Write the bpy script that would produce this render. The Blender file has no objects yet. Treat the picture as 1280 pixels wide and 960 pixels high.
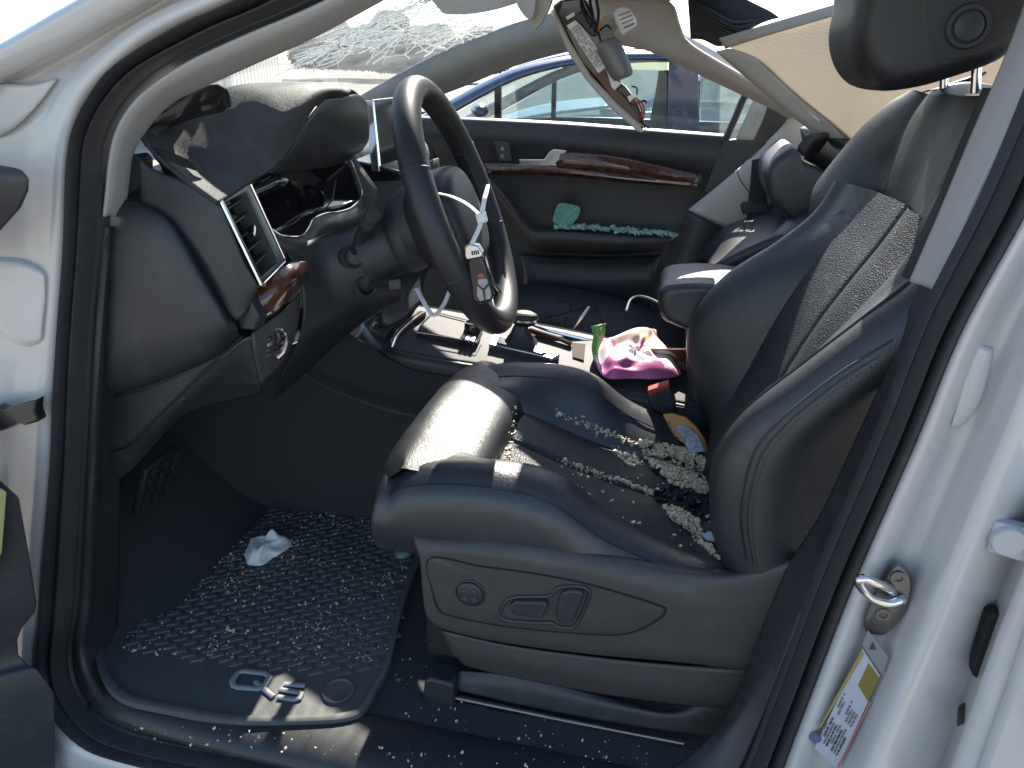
import bpy, bmesh, math, random
import numpy as np
from mathutils import Vector, Matrix
from mathutils.bvhtree import BVHTree
random.seed(7)
S = bpy.context.scene
R = math.radians
# ------------------------------------------------------------------ camera
CAM = Vector((0.0, -0.88, 1.38)); YAW, PITCH, ROLL, FPX = R(12.5), R(23.3), R(1.0), 930.0
FW = Vector((-math.sin(YAW)*math.cos(PITCH), math.cos(YAW)*math.cos(PITCH), -math.sin(PITCH)))
RT0 = Vector((math.cos(YAW), math.sin(YAW), 0)); UP0 = RT0.cross(FW)
RT = RT0*math.cos(ROLL) + UP0*math.sin(ROLL); UP = UP0*math.cos(ROLL) - RT0*math.sin(ROLL)
cd = bpy.data.cameras.new('camera'); co = bpy.data.objects.new('camera', cd); S.collection.objects.link(co)
cd.sensor_fit = 'HORIZONTAL'; cd.sensor_width = 36; cd.lens = 36*FPX/1280; cd.clip_start = 0.02; cd.clip_end = 2000
mw = Matrix((RT, UP, -FW)).transposed().to_4x4(); mw.translation = CAM; co.matrix_world = mw
S.camera = co
# ------------------------------------------------------------------ light
SUN = Vector((-0.06, 0.765, 0.645)).normalized()          # direction towards the sun
w = bpy.data.worlds.new('World'); S.world = w; w.use_nodes = True
nt = w.node_tree; bg = nt.nodes['Background']; sky = nt.nodes.new('ShaderNodeTexSky')
sky.sky_type = 'NISHITA'; sky.sun_disc = False; sky.sun_elevation = math.asin(SUN.z)
sky.sun_rotation = math.atan2(SUN.x, SUN.y); sky.air_density = 1.0; sky.dust_density = 0.6
nt.links.new(sky.outputs[0], bg.inputs[0]); bg.inputs[1].default_value = 0.10
sl = bpy.data.lights.new('sun', 'SUN'); sl.energy = 5.0; sl.angle = R(0.55); sl.color = (1, 0.93, 0.82)
so = bpy.data.objects.new('sun', sl); S.collection.objects.link(so)
so.rotation_euler = SUN.to_track_quat('Z', 'Y').to_euler()
S.view_settings.view_transform = 'Standard'; S.view_settings.look = 'None'; S.view_settings.gamma = 1
S.view_settings.use_curve_mapping = False; S.view_settings.exposure = 1.72
S.render.engine = 'CYCLES'
# ------------------------------------------------------------------ helpers
def ray(u, v): return FW + RT*((u-640)/FPX) + UP*((480-v)/FPX)
def P(u, v, y):
    d = ray(u, v); return CAM + d*((y-CAM.y)/d.y)
def PZ(u, v, z):
    d = ray(u, v); return CAM + d*((z-CAM.z)/d.z)
def PX(u, v, x):
    d = ray(u, v); return CAM + d*((x-CAM.x)/d.x)
def PP(u, v, o, n):
    d = ray(u, v); return CAM + d*((o-CAM).dot(n)/d.dot(n))
def pts(l): return [P(*p) if not isinstance(p, Vector) else p for p in l]
def cr(ps, n, closed=False):
    """Catmull-Rom through ps, n samples evenly by control index arc length"""
    ps = [Vector(p) for p in ps]; m = len(ps)
    if m == 2 and not closed: return [ps[0].lerp(ps[1], i/(n-1)) for i in range(n)]
    segs = m if closed else m-1
    L = [0]
    for i in range(segs): L.append(L[-1] + max((ps[(i+1) % m]-ps[i]).length, 1e-6)**0.5)
    out = []
    N = n if closed else n-1
    for k in range(n):
        s = L[-1]*k/N
        i = 0
        while i < segs-1 and L[i+1] < s: i += 1
        t = (s-L[i])/(L[i+1]-L[i])
        g = lambda j: ps[j % m] if closed else (ps[j] if 0 <= j < m else (ps[0]*2-ps[1] if j < 0 else ps[m-1]*2-ps[m-2]))
        a, b, c, d = g(i-1), g(i), g(i+1), g(i+2)
        out.append(0.5*((2*b)+(c-a)*t+(2*a-5*b+4*c-d)*t*t+(3*b-a-3*c+d)*t**3))
    return out
class MB:
    def __init__(s): s.v = []; s.f = []
    def grid(s, rows, cu=False, cv=False, flip=False):
        b = len(s.v); nr, nc = len(rows), len(rows[0])
        for r in rows: s.v += [tuple(p) for p in r]
        for i in range(nr if cv else nr-1):
            for j in range(nc if cu else nc-1):
                q = (b+i*nc+j, b+i*nc+(j+1) % nc, b+((i+1) % nr)*nc+(j+1) % nc, b+((i+1) % nr)*nc+j)
                s.f.append(q[::-1] if flip else q)
        return s
    def loft(s, rows, nu=24, nv=24, cu=False, flip=False):
        """rows: list of control rows (same length). smooth surface"""
        rows = [pts(r) for r in rows]
        a = [cr(r, nu, cu) for r in rows]
        cols = [cr([a[i][j] for i in range(len(a))], nv) for j in range(nu)]
        return s.grid([[cols[j][i] for j in range(nu)] for i in range(nv)], cu, False, flip)
    def rings(s, rings, nu=28, nv=0, cap=True):
        """closed rings lofted, capped with fans"""
        rg = [cr(pts(r), nu, True) for r in rings]
        if nv:
            cols = [cr([rg[i][j] for i in range(len(rg))], nv) for j in range(nu)]
            rg = [[cols[j][i] for j in range(nu)] for i in range(nv)]
        b = len(s.v); s.grid(rg, True)
        if cap:
            for k, fl in ((0, True), (len(rg)-1, False)):
                c = sum(rg[k], Vector())/nu; s.v.append(tuple(c)); ci = len(s.v)-1
                for j in range(nu):
                    q = (b+k*nu+j, b+k*nu+(j+1) % nu, ci); s.f.append(q[::-1] if fl else q)
        return s
    def tube(s, path, r, n=8, closed=False, sub=0, flat=1.0, up=None):
        path = pts(path)
        if sub: path = cr(path, sub, closed)
        m = len(path); rr = r if isinstance(r, (list, tuple)) else [r]*m
        if len(rr) != m: rr = list(np.interp(np.linspace(0, 1, m), np.linspace(0, 1, len(rr)), rr))
        prev = None; rows = []
        for i, p in enumerate(path):
            t = (path[(i+1) % m]-path[i-1]) if closed else (path[min(i+1, m-1)]-path[max(i-1, 0)])
            t.normalize()
            if prev is None:
                a = Vector(up) if up is not None else Vector((0, 0, 1))
                if abs(a.dot(t)) > 0.95: a = Vector((1, 0, 0))
            else: a = prev
            if up is not None: a = Vector(up)
            nrm = (a - t*a.dot(t)).normalized(); prev = nrm; bi = t.cross(nrm)
            rows.append([p+(nrm*math.cos(2*math.pi*k/n)*flat+bi*math.sin(2*math.pi*k/n))*rr[i] for k in range(n)])
        if closed: s.grid(rows, True, True); return s
        b = len(s.v); s.grid(rows, True)
        s.f.append(tuple(b+k for k in range(n))[::-1]); s.f.append(tuple(b+(m-1)*n+k for k in range(n)))
        return s
    def prism(s, poly, d):
        poly = pts(poly); n = len(poly); b = len(s.v); d = Vector(d)
        s.v += [tuple(p) for p in poly]+[tuple(p+d) for p in poly]
        s.f.append(tuple(range(b, b+n))); s.f.append(tuple(range(b+2*n-1, b+n-1, -1)))
        for i in range(n): s.f.append((b+i, b+n+i, b+n+(i+1) % n, b+(i+1) % n))
        return s
    def box(s, c, hx, hy, hz):
        c = Vector(c); hx, hy, hz = Vector(hx), Vector(hy), Vector(hz)
        return s.prism([c-hx-hy-hz, c+hx-hy-hz, c+hx+hy-hz, c-hx+hy-hz], hz*2)
    def disc(s, c, ax, r, h, n=24, r2=None):
        """short cylinder / frustum along ax from c"""
        c = Vector(c); ax = Vector(ax).normalized(); a = ax.orthogonal().normalized(); bb = ax.cross(a)
        r2 = r if r2 is None else r2
        rg = [[c+ax*hh+(a*math.cos(2*math.pi*k/n)+bb*math.sin(2*math.pi*k/n))*q for k in range(n)] for hh, q in ((0, r), (h, r2))]
        b = len(s.v); s.grid(rg, True)
        s.f.append(tuple(b+k for k in range(n))[::-1]); s.f.append(tuple(b+n+k for k in range(n)))
        return s
    def lathe(s, c, ax, prof, n=28):
        c = Vector(c); ax = Vector(ax).normalized(); a = ax.orthogonal().normalized(); bb = ax.cross(a)
        s.grid([[c+ax*h+(a*math.cos(2*math.pi*k/n)+bb*math.sin(2*math.pi*k/n))*q for k in range(n)] for h, q in prof], True)
        return s
    def mesh(s, name):
        me = bpy.data.meshes.new(name); me.from_pydata(s.v, [], s.f)
        bm = bmesh.new(); bm.from_mesh(me); bmesh.ops.recalc_face_normals(bm, faces=bm.faces); bm.to_mesh(me); bm.free()
        return me
    def bvh(s): return BVHTree.FromPolygons([Vector(v) for v in s.v], s.f)
def thing(name, label, cat, base, group=None):
    o = bpy.data.objects.new(name, None); S.collection.objects.link(o); o.location = base
    o.empty_display_size = 0.05; o['label'] = label; o['category'] = cat
    if group: o['group'] = group
    bpy.context.view_layer.update()
    return o
def world_loc(o):
    v = Vector(o.location)
    return v if o.parent is None else v + world_loc(o.parent)
def obj(name, mb, mat, parent=None, label=None, bevel=0, seg=2, smooth=True, thick=0, off=-1.0, sub=0, angle=40):
    me = mb if isinstance(mb, bpy.types.Mesh) else mb.mesh(name)
    if mat is not None and not len(me.materials): me.materials.append(mat)
    o = bpy.data.objects.new(name, me); S.collection.objects.link(o)
    if parent is not None:
        o.parent = parent; o.matrix_parent_inverse = Matrix.Identity(4); o.location = -world_loc(parent)
    if thick:
        m = o.modifiers.new('solid', 'SOLIDIFY'); m.thickness = thick; m.offset = off
    if bevel:
        m = o.modifiers.new('bevel', 'BEVEL'); m.width = bevel; m.segments = seg; m.limit_method = 'ANGLE'; m.angle_limit = R(30)
    if sub:
        m = o.modifiers.new('sub', 'SUBSURF'); m.levels = sub; m.render_levels = sub
    if smooth:
        me.shade_smooth()
        try: me.set_sharp_from_angle(angle=R(angle))
        except Exception: pass
    if label: o['label'] = label
    return o
def tag(o, label, cat, group=None, kind=None):
    if label: o['label'] = label
    if cat: o['category'] = cat
    if group: o['group'] = group
    if kind: o['kind'] = kind
    return o
def loft(rows, nu=24, nv=24, **k): return MB().loft(rows, nu, nv, **k)
def tube(*a, **k): return MB().tube(*a, **k)
def plate(px, y, d, **k): return MB().prism([P(u, v, y) for u, v in px], (0, d, 0))
def text_mesh(body, size, ext=0.0004):
    c = bpy.data.curves.new('txt', 'FONT'); c.body = body; c.size = size; c.extrude = ext; c.align_x = 'LEFT'; c.align_y = 'TOP'
    c.resolution_u = 2
    o = bpy.data.objects.new('txt', c); S.collection.objects.link(o)
    bpy.context.view_layer.update()
    me = bpy.data.meshes.new_from_object(o.evaluated_get(bpy.context.evaluated_depsgraph_get()))
    bpy.data.objects.remove(o); bpy.data.curves.remove(c); return me
def put_text(me, o, ex, ey):
    ex, ey = Vector(ex).normalized(), Vector(ey).normalized(); n = ex.cross(ey).normalized(); ey = n.cross(ex)
    m = Matrix((ex, ey, n)).transposed().to_4x4(); m.translation = Vector(o); me.transform(m); return me
# ------------------------------------------------------------------ materials
def mat(name, col, rough=0.5, metal=0.0, bump=None, coat=0.0, var=None, spec=0.5, sheen=0, trans=0, alpha=1, emit=None, dirt=None):
    m = bpy.data.materials.new(name); m.use_nodes = True; t = m.node_tree; b = t.nodes['Principled BSDF']
    b.inputs['Base Color'].default_value = (*col, 1); b.inputs['Roughness'].default_value = rough; b.inputs['Metallic'].default_value = metal
    b.inputs['Coat Weight'].default_value = coat; b.inputs['Coat Roughness'].default_value = 0.05
    b.inputs['Specular IOR Level'].default_value = spec; b.inputs['Sheen Weight'].default_value = sheen
    b.inputs['Transmission Weight'].default_value = trans; b.inputs['Alpha'].default_value = alpha
    tc = t.nodes.new('ShaderNodeTexCoord')
    hs = []
    for bp in (bump if isinstance(bump, list) else [bump] if bump else []):
        kind, sc, st = bp[:3]; dist = bp[3] if len(bp) > 3 else 0.001
        if kind == 'noise':
            n = t.nodes.new('ShaderNodeTexNoise'); n.inputs['Scale'].default_value = sc; n.inputs['Detail'].default_value = 6; o = n.outputs[0]
        elif kind == 'vor':
            n = t.nodes.new('ShaderNodeTexVoronoi'); n.inputs['Scale'].default_value = sc; o = n.outputs['Distance']
        elif kind == 'edge':
            n = t.nodes.new('ShaderNodeTexVoronoi'); n.feature = 'DISTANCE_TO_EDGE'; n.inputs['Scale'].default_value = sc; o = n.outputs['Distance']
        elif kind == 'wave':
            n = t.nodes.new('ShaderNodeTexWave'); n.inputs['Scale'].default_value = sc; n.inputs['Distortion'].default_value = 0.3; o = n.outputs[1]
            if len(bp) > 4: n.bands_direction = bp[4]
        t.links.new(tc.outputs['Object'], n.inputs['Vector']); hs.append((o, st, dist))
    prev = None
    for o, st, dist in hs:
        bn = t.nodes.new('ShaderNodeBump'); bn.inputs['Strength'].default_value = st; bn.inputs['Distance'].default_value = dist
        t.links.new(o, bn.inputs['Height'])
        if prev: t.links.new(prev, bn.inputs['Normal'])
        prev = bn.outputs[0]
    if prev: t.links.new(prev, b.inputs['Normal'])
    src = None
    if var:
        sc, c2, lo, hi = var
        n = t.nodes.new('ShaderNodeTexNoise'); n.inputs['Scale'].default_value = sc; n.inputs['Detail'].default_value = 8; n.inputs['Roughness'].default_value = 0.65
        t.links.new(tc.outputs['Object'], n.inputs['Vector'])
        rp = t.nodes.new('ShaderNodeValToRGB'); rp.color_ramp.elements[0].position = lo; rp.color_ramp.elements[1].position = hi
        rp.color_ramp.elements[0].color = (*col, 1); rp.color_ramp.elements[1].color = (*c2, 1)
        t.links.new(n.outputs[0], rp.inputs[0]); src = rp.outputs[0]; t.links.new(src, b.inputs['Base Color'])
    if dirt:                                        # fine pale dust specks and smudges, rough where dusty
        sc, c2, lo, hi, amt = dirt
        n = t.nodes.new('ShaderNodeTexNoise'); n.inputs['Scale'].default_value = sc; n.inputs['Detail'].default_value = 12; n.inputs['Roughness'].default_value = 0.7
        t.links.new(tc.outputs['Object'], n.inputs['Vector'])
        mr = t.nodes.new('ShaderNodeMapRange'); mr.inputs[1].default_value = lo; mr.inputs[2].default_value = hi; mr.inputs[4].default_value = amt
        t.links.new(n.outputs[0], mr.inputs[0])
        mx = t.nodes.new('ShaderNodeMix'); mx.data_type = 'RGBA'; t.links.new(mr.outputs[0], mx.inputs[0])
        if src: t.links.new(src, mx.inputs[6])
        else: mx.inputs[6].default_value = (*col, 1)
        mx.inputs[7].default_value = (*c2, 1); t.links.new(mx.outputs[2], b.inputs['Base Color'])
        mr2 = t.nodes.new('ShaderNodeMapRange'); mr2.inputs[3].default_value = rough; mr2.inputs[4].default_value = min(1, rough+0.3)
        t.links.new(mr.outputs[0], mr2.inputs[0]); t.links.new(mr2.outputs[0], b.inputs['Roughness'])
    if emit: b.inputs['Emission Color'].default_value = (*emit[0], 1); b.inputs['Emission Strength'].default_value = emit[1]
    return m
def glassmat(name, tint, gloss=0.12, haze=0.0, rough=0.02):
    m = bpy.data.materials.new(name); m.use_nodes = True; t = m.node_tree; t.nodes.remove(t.nodes['Principled BSDF'])
    out = t.nodes['Material Output']; tr = t.nodes.new('ShaderNodeBsdfTransparent'); tr.inputs[0].default_value = (*tint, 1)
    gl = t.nodes.new('ShaderNodeBsdfGlossy'); gl.inputs['Roughness'].default_value = rough
    mx = t.nodes.new('ShaderNodeMixShader'); mx.inputs[0].default_value = gloss
    fr = t.nodes.new('ShaderNodeFresnel'); fr.inputs[0].default_value = 1.4
    ma = t.nodes.new('ShaderNodeMath'); ma.operation = 'MULTIPLY'; ma.inputs[1].default_value = gloss*8
    t.links.new(fr.outputs[0], ma.inputs[0]); t.links.new(ma.outputs[0], mx.inputs[0])
    t.links.new(tr.outputs[0], mx.inputs[1]); t.links.new(gl.outputs[0], mx.inputs[2])
    last = mx.outputs[0]
    if haze:
        df = t.nodes.new('ShaderNodeBsdfTranslucent'); df.inputs[0].default_value = (0.85, 0.87, 0.85, 1)
        d2 = t.nodes.new('ShaderNodeBsdfDiffuse'); d2.inputs[0].default_value = (0.7, 0.72, 0.7, 1)
        ad = t.nodes.new('ShaderNodeMixShader'); ad.inputs[0].default_value = 0.5
        t.links.new(df.outputs[0], ad.inputs[1]); t.links.new(d2.outputs[0], ad.inputs[2])
        n = t.nodes.new('ShaderNodeTexNoise'); n.inputs['Scale'].default_value = 9; n.inputs['Detail'].default_value = 8
        mr = t.nodes.new('ShaderNodeMapRange'); mr.inputs[1].default_value = 0.35; mr.inputs[2].default_value = 0.75; mr.inputs[3].default_value = haze*.35; mr.inputs[4].default_value = haze
        t.links.new(n.outputs[0], mr.inputs[0])
        m2 = t.nodes.new('ShaderNodeMixShader'); t.links.new(mr.outputs[0], m2.inputs[0])
        t.links.new(last, m2.inputs[1]); t.links.new(ad.outputs[0], m2.inputs[2]); last = m2.outputs[0]
    t.links.new(last, out.inputs[0]); return m
DUST = (0.30, 0.29, 0.26)
M = {}
M['paint'] = mat('white_paint', (0.480, 0.472, 0.463), 0.3, coat=0.7, dirt=(9, (0.36, 0.34, 0.30), 0.50, 0.85, 0.45))
M['rubber'] = mat('seal_rubber', (0.022, 0.023, 0.026), 0.55, bump=('noise', 900, 0.25), dirt=(60, DUST, 0.55, 0.8, 0.11))
M['rubber2'] = mat('seal_flock', (0.026, 0.026, 0.028), 0.75, bump=('noise', 1500, 0.4), dirt=(60, DUST, 0.55, 0.8, 0.11))
M['leather'] = mat('black_leather', (0.017, 0.019, 0.024), 0.38, bump=[('edge', 380, 0.7, 0.0009), ('noise', 30, 0.12, 0.004)], dirt=(40, DUST, 0.56, 0.82, 0.10), spec=0.75)
M['leather_flat'] = mat('smooth_leather', (0.015, 0.016, 0.019), 0.48, bump=[('edge', 600, 0.2, 0.0004)], dirt=(25, DUST, 0.55, 0.85, 0.09), spec=0.50)
M['plastic'] = mat('dark_plastic', (0.024, 0.026, 0.030), 0.46, bump=('edge', 900, 0.25, 0.0004), dirt=(22, DUST, 0.52, 0.85, 0.11), spec=0.50)
M['plastic_b'] = mat('trim_plastic', (0.045, 0.043, 0.042), 0.50, bump=('edge', 900, 0.22, 0.0004), dirt=(18, DUST, 0.52, 0.85, 0.10))
M['dash'] = mat('dash_skin', (0.028, 0.030, 0.033), 0.58, bump=('edge', 480, 0.8, 0.0009), dirt=(30, DUST, 0.5, 0.8, 0.14))
M['gloss'] = mat('gloss_black', (0.016, 0.016, 0.018), 0.12, dirt=(60, DUST, 0.55, 0.8, 0.09))
M['screen'] = mat('dark_screen', (0.019, 0.016, 0.019), 0.08, dirt=(40, DUST, 0.6, 0.9, 0.05))
M['chrome'] = mat('satin_chrome', (0.62, 0.62, 0.62), 0.22, 1.0)
M['chrome2'] = mat('bright_chrome', (0.75, 0.75, 0.75), 0.10, 1.0, bump=('noise', 60, 0.08))
M['steel'] = mat('dark_steel', (0.22, 0.215, 0.21), 0.38, 1.0, bump=('noise', 150, 0.2))
M['wood'] = mat('walnut_trim', (0.045, 0.016, 0.010), 0.18, coat=1.0, var=(35, (0.11, 0.042, 0.022), 0.4, 0.65), dirt=(60, DUST, 0.6, 0.85, 0.09))
M['beige'] = mat('grey_beige_trim', (0.42, 0.395, 0.355), 0.62, bump=('edge', 700, 0.25, 0.0004), dirt=(14, (0.22, 0.20, 0.17), 0.52, 0.8, 0.3))
M['fabric'] = mat('headliner_fabric', (0.46, 0.43, 0.38), 0.9, bump=[('wave', 95, 0.5, 0.0012, 'DIAGONAL'), ('noise', 900, 0.3)], dirt=(10, (0.30, 0.27, 0.23), 0.5, 0.8, 0.3))
M['greytrim'] = mat('grey_pillar_trim', (0.36, 0.355, 0.35), 0.7, bump=('edge', 800, 0.3, 0.0004), dirt=(20, (0.22, 0.21, 0.2), 0.52, 0.8, 0.25))
M['carpet'] = mat('black_carpet', (0.042, 0.044, 0.047), 0.95, bump=('noise', 700, 0.9, 0.003), dirt=(120, DUST, 0.6, 0.8, 0.16))
M['mat'] = mat('mat_rubber', (0.075, 0.078, 0.080), 0.5, bump=('noise', 500, 0.3), dirt=(35, DUST, 0.50, 0.80, 0.16), spec=0.75)
M['silver'] = mat('silver_paint', (0.320, 0.320, 0.320), 0.65, 0.4, dirt=(60, (0.15, 0.15, 0.15), 0.5, 0.8, 0.5))
M['webbing'] = mat('belt_webbing', (0.025, 0.026, 0.028), 0.8, bump=('wave', 300, 0.5, 0.0006))
M['nylon'] = mat('white_nylon', (0.62, 0.62, 0.60), 0.4)
M['glass'] = glassmat('window_glass', (0.80, 0.90, 0.86), 0.12, 0.10)
M['wglass'] = glassmat('broken_windshield_glass', (0.90, 0.93, 0.91), 0.05, 0.24)
M['crumb_glass'] = mat('glass_crumbs', (0.74, 0.66, 0.46), 0.35, spec=0.8, var=(60, (0.55, 0.44, 0.26), 0.4, 0.65))
M['green_glass'] = mat('green_glass_crumbs', (0.20, 0.42, 0.36), 0.2, spec=0.8, var=(80, (0.5, 0.62, 0.56), 0.4, 0.7))
M['white'] = mat('white_plastic', (0.72, 0.72, 0.70), 0.5)
M['paper'] = mat('paper_white', (0.78, 0.78, 0.76), 0.9, bump=('noise', 90, 0.5, 0.003))
M['ink'] = mat('dark_ink', (0.03, 0.03, 0.035), 0.7)
M['greyink'] = mat('grey_ink', (0.20, 0.20, 0.21), 0.6)
M['black'] = mat('black_void', (0.008, 0.008, 0.008), 0.8)

def translucent(name, col, k, bump=None):
    m = mat(name, col, .9, bump=bump); t = m.node_tree; b = t.nodes['Principled BSDF']; tr = t.nodes.new('ShaderNodeBsdfTranslucent'); tr.inputs[0].default_value = (*col, 1)
    mx = t.nodes.new('ShaderNodeMixShader'); mx.inputs[0].default_value = k; t.links.new(b.outputs[0], mx.inputs[1]); t.links.new(tr.outputs[0], mx.inputs[2])
    t.links.new(mx.outputs[0], t.nodes['Material Output'].inputs[0]); return m
M['fabric'] = translucent('blind_mesh', (.54, .50, .44), .50, [('wave', 95, .6, .0014, 'DIAGONAL'), ('noise', 900, .3)])

M['console'] = mat('console_plastic', (.030, .031, .034), .62, spec=.35, bump=('edge', 900, .2, .0004))
M['tread'] = mat('tread_rubber', (.088, .091, .092), .66, spec=.5, bump=('noise', 500, .3), dirt=(35, DUST, .5, .8, .25))
# ------------------------------------------------------------------ ground
g = MB(); g.grid([[Vector((x, y, 0)) for x in (-300, -40, -6, 0, 6, 40, 300)] for y in (-300, -40, -6, 0, 6, 40, 300)])
M['ground'] = mat('gravel_ground', (0.30, 0.27, 0.23), 0.95, bump=[('vor', 60, 0.6, 0.01), ('noise', 6, 0.4, 0.02)], var=(3, (0.20, 0.18, 0.155), 0.35, 0.7))
tag(obj('ground', g, M['ground'], smooth=False), None, None, kind='structure')
# ------------------------------------------------------------------ the car
car = thing('car', 'white wrecked car seen through its open driver door, black leather inside', 'car', (-0.3, 0.7, 0))
# --- door seal: outer edge (against white paint) and inner edge (against trim)
SEAL = [((450, -85, .0), (545, -72, .035)), ((297, 0, .0), (400, 4, .035)), ((230, 30, 0), (310, 42, .035)), ((175, 62, 0), (219, 84, .035)),
 ((140, 88, 0), (182, 111, .035)), ((121, 112, 0), (160, 135, .035)), ((100, 150, 0), (140, 172, .035)), ((89, 200, 0), (134, 219, .035)), ((84, 312, 0), (128, 320, .035)), ((77, 400, 0), (121, 400, .035)),
 ((70, 500, 0), (116, 500, .035)), ((66, 590, 0), (110, 600, .035)), ((52, 750, 0), (102, 752, .03)), ((47, 826, -.01), (92, 815, .02)), ((55, 870, -.03), (103, 865, .0)),
 ((100, 925, -.06), (140, 900, -.02)), ((165, 950, -.08), (200, 921, -.04)), ((300, 978, -.09), (281, 937, -.05)), ((430, 1008, -.09), (415, 964, -.05)), ((700, 1065, -.09), (660, 1015, -.05)),
 ((880, 1095, -.08), (840, 1045, -.04)), ((955, 1040, -.05), (895, 1000, -.02)), ((977, 960, -.02), (930, 952, .0)), ((1010, 870, -.01), (966, 865, .01)), ((1067, 722, 0), (1022, 715, .02)),
 ((1142, 550, 0), (1098, 538, .02)), ((1199, 412, 0), (1152, 400, .02)), ((1280, 262, 0), (1228, 248, .02)), ((1345, 120, 0), (1290, 100, .03)), ((1395, 0, .02), (1335, -20, .05)), ((1420, -110, .05), (1355, -130, .08))]
so_ = cr(pts([a for a, b in SEAL]), 170); si_ = cr(pts([b for a, b in SEAL]), 170)
PROF = [(0, .0), (.02, -.010), (.10, -.016), (.20, -.016), (.27, -.012), (.31, .006), (.36, .008), (.40, -.004), (.47, -.014), (.55, -.017), (.63, -.014), (.70, .0), (.74, .004), (.80, .002), (.9, .004), (1, .012)]
rows = []
for t, d in PROF:
    rows.append([so_[i].lerp(si_[i], t) + Vector((0, d, 0)) for i in range(170)])
sealA = MB().grid(rows[:7]); sealB = MB().grid(rows[6:13]); sealC = MB().grid(rows[12:])
seal = obj('door_seal', sealA, M['rubber'], car, 'black ribbed rubber seal around the driver door opening')
obj('seal_bulb', sealB, M['rubber2'], seal); obj('seal_lip', sealC, M['rubber'], seal)
# --- white A pillar and hinge pillar
edge = [s[0] for s in SEAL]
A = edge[0:3] + [edge[3], edge[5], edge[6], edge[7], edge[8], edge[10], edge[11], edge[12], edge[13], edge[14], edge[15], edge[16], edge[17], edge[18], edge[19]]
def off(l, du, dv, dy): return [(u+a, v+b, y+dy) for (u, v, y), a, b in zip(l, du, dv)]
dx1 = [-14, -14, -12, -10, -12, -14, -15, -16, -16, -16, -16, -16, -15, -12, -6, 0, 0, 0]; dy1 = [-8, -8, -9, -10, -8, -5, -2, 0, 0, 0, 0, 4, 10, 14, 18, 20, 20, 20]
r1 = off(A, dx1, dy1, -.012)
r2 = off(A, [2.2*d for d in dx1], [2.2*d for d in dy1], -.008)
mid = [(400, -95, -.0), (232, 0, .0), (170, 32, .0), (128, 60, .0), (76, 92, .0), (45, 135, .0), (25, 190, .0), (18, 312, -.005), (10, 500, -.005), (6, 590, -.005), (0, 750, -.01), (-8, 830, -.03), (0, 890, -.06), (60, 970, -.1), (130, 1010, -.12), (300, 1040, -.14), (430, 1070, -.14), (700, 1130, -.14)]
cre = [(375, -103, .004), (196, 4, .004), (140, 36, .004), (104, 58, .004), (42, 92, .004), (-2, 116, .004), (-40, 180, .0), (-40, 312, -.01), (-50, 500, -.01), (-55, 590, -.01), (-60, 750, -.03), (-60, 840, -.05), (-50, 920, -.09), (20, 1010, -.13), (110, 1060, -.15), (290, 1090, -.17), (430, 1120, -.17), (700, 1180, -.17)]
cr2 = [(362, -110, -.03), (184, -4, -.03), (128, 28, -.03), (90, 50, -.03), (28, 82, -.03), (-20, 106, -.03), (-65, 170, -.03), (-75, 312, -.03), (-90, 500, -.03), (-90, 590, -.03), (-95, 750, -.05), (-95, 850, -.07), (-80, 940, -.1), (0, 1040, -.14), (100, 1090, -.16), (290, 1120, -.18), (430, 1150, -.18), (700, 1210, -.18)]
out = [(300, -125, -.04), (118, -10, -.04), (66, 20, -.04), (36, 38, -.04), (-22, 70, -.04), (-70, 95, -.045), (-130, 160, -.05), (-150, 312, -.05), (-160, 500, -.06), (-160, 590, -.06), (-160, 750, -.07), (-150, 860, -.09), (-130, 960, -.12), (-40, 1080, -.15), (80, 1140, -.17), (290, 1170, -.19), (430, 1200, -.19), (700, 1260, -.19)]
back = [P(u, v, y)+Vector((-.02, .05, .012)) for u, v, y in out]
b2 = [P(u, v, y)+Vector((-.03, .16, .015)) for u, v, y in out]
nA = len(A)
body = loft([pts(A), pts(r1), pts(r2), pts(mid), pts(cre), pts(cr2), pts(out), back, b2], 110, 60)
bd = obj('body', body, M['paint'], car, 'white painted pillar and sill beside the open driver door')
# stamped hinge bosses on the hinge pillar
def boss(px, y, d, name='hinge_boss', r=.012):
    c = sum(((u, v) for u, v in px), ()); cu = sum(c[0::2])/len(px); cv = sum(c[1::2])/len(px)
    rg = []
    for s, dy in ((1.12, .006), (1.0, -d*.6), (.9, -d), (.6, -d*1.05)):
        rg.append([P(cu+(u-cu)*s, cv+(v-cv)*s, y+dy) for u, v in px])
    return obj(name, MB().rings(rg, 32, 10), M['paint'], bd)
boss([(-25, 335), (15, 325), (52, 338), (58, 360), (54, 410), (50, 428), (25, 430), (0, 415), (-25, 405)], -.004, .014)
boss([(-20, 110), (-20, 170), (10, 165), (40, 140), (66, 108), (70, 98), (40, 105)], .004, .012)
# door check strap: black flat bar with toothed end
ck = MB().prism([P(u, v, -.05) for u, v in [(-60, 520), (-5, 508), (6, 512), (26, 504), (45, 500), (43, 513), (48, 527), (30, 533), (26, 530), (6, 538), (-20, 545), (-60, 560)]], (0, .018, 0))
obj('check_strap', ck, M['gloss'], car, bevel=.004)
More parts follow.
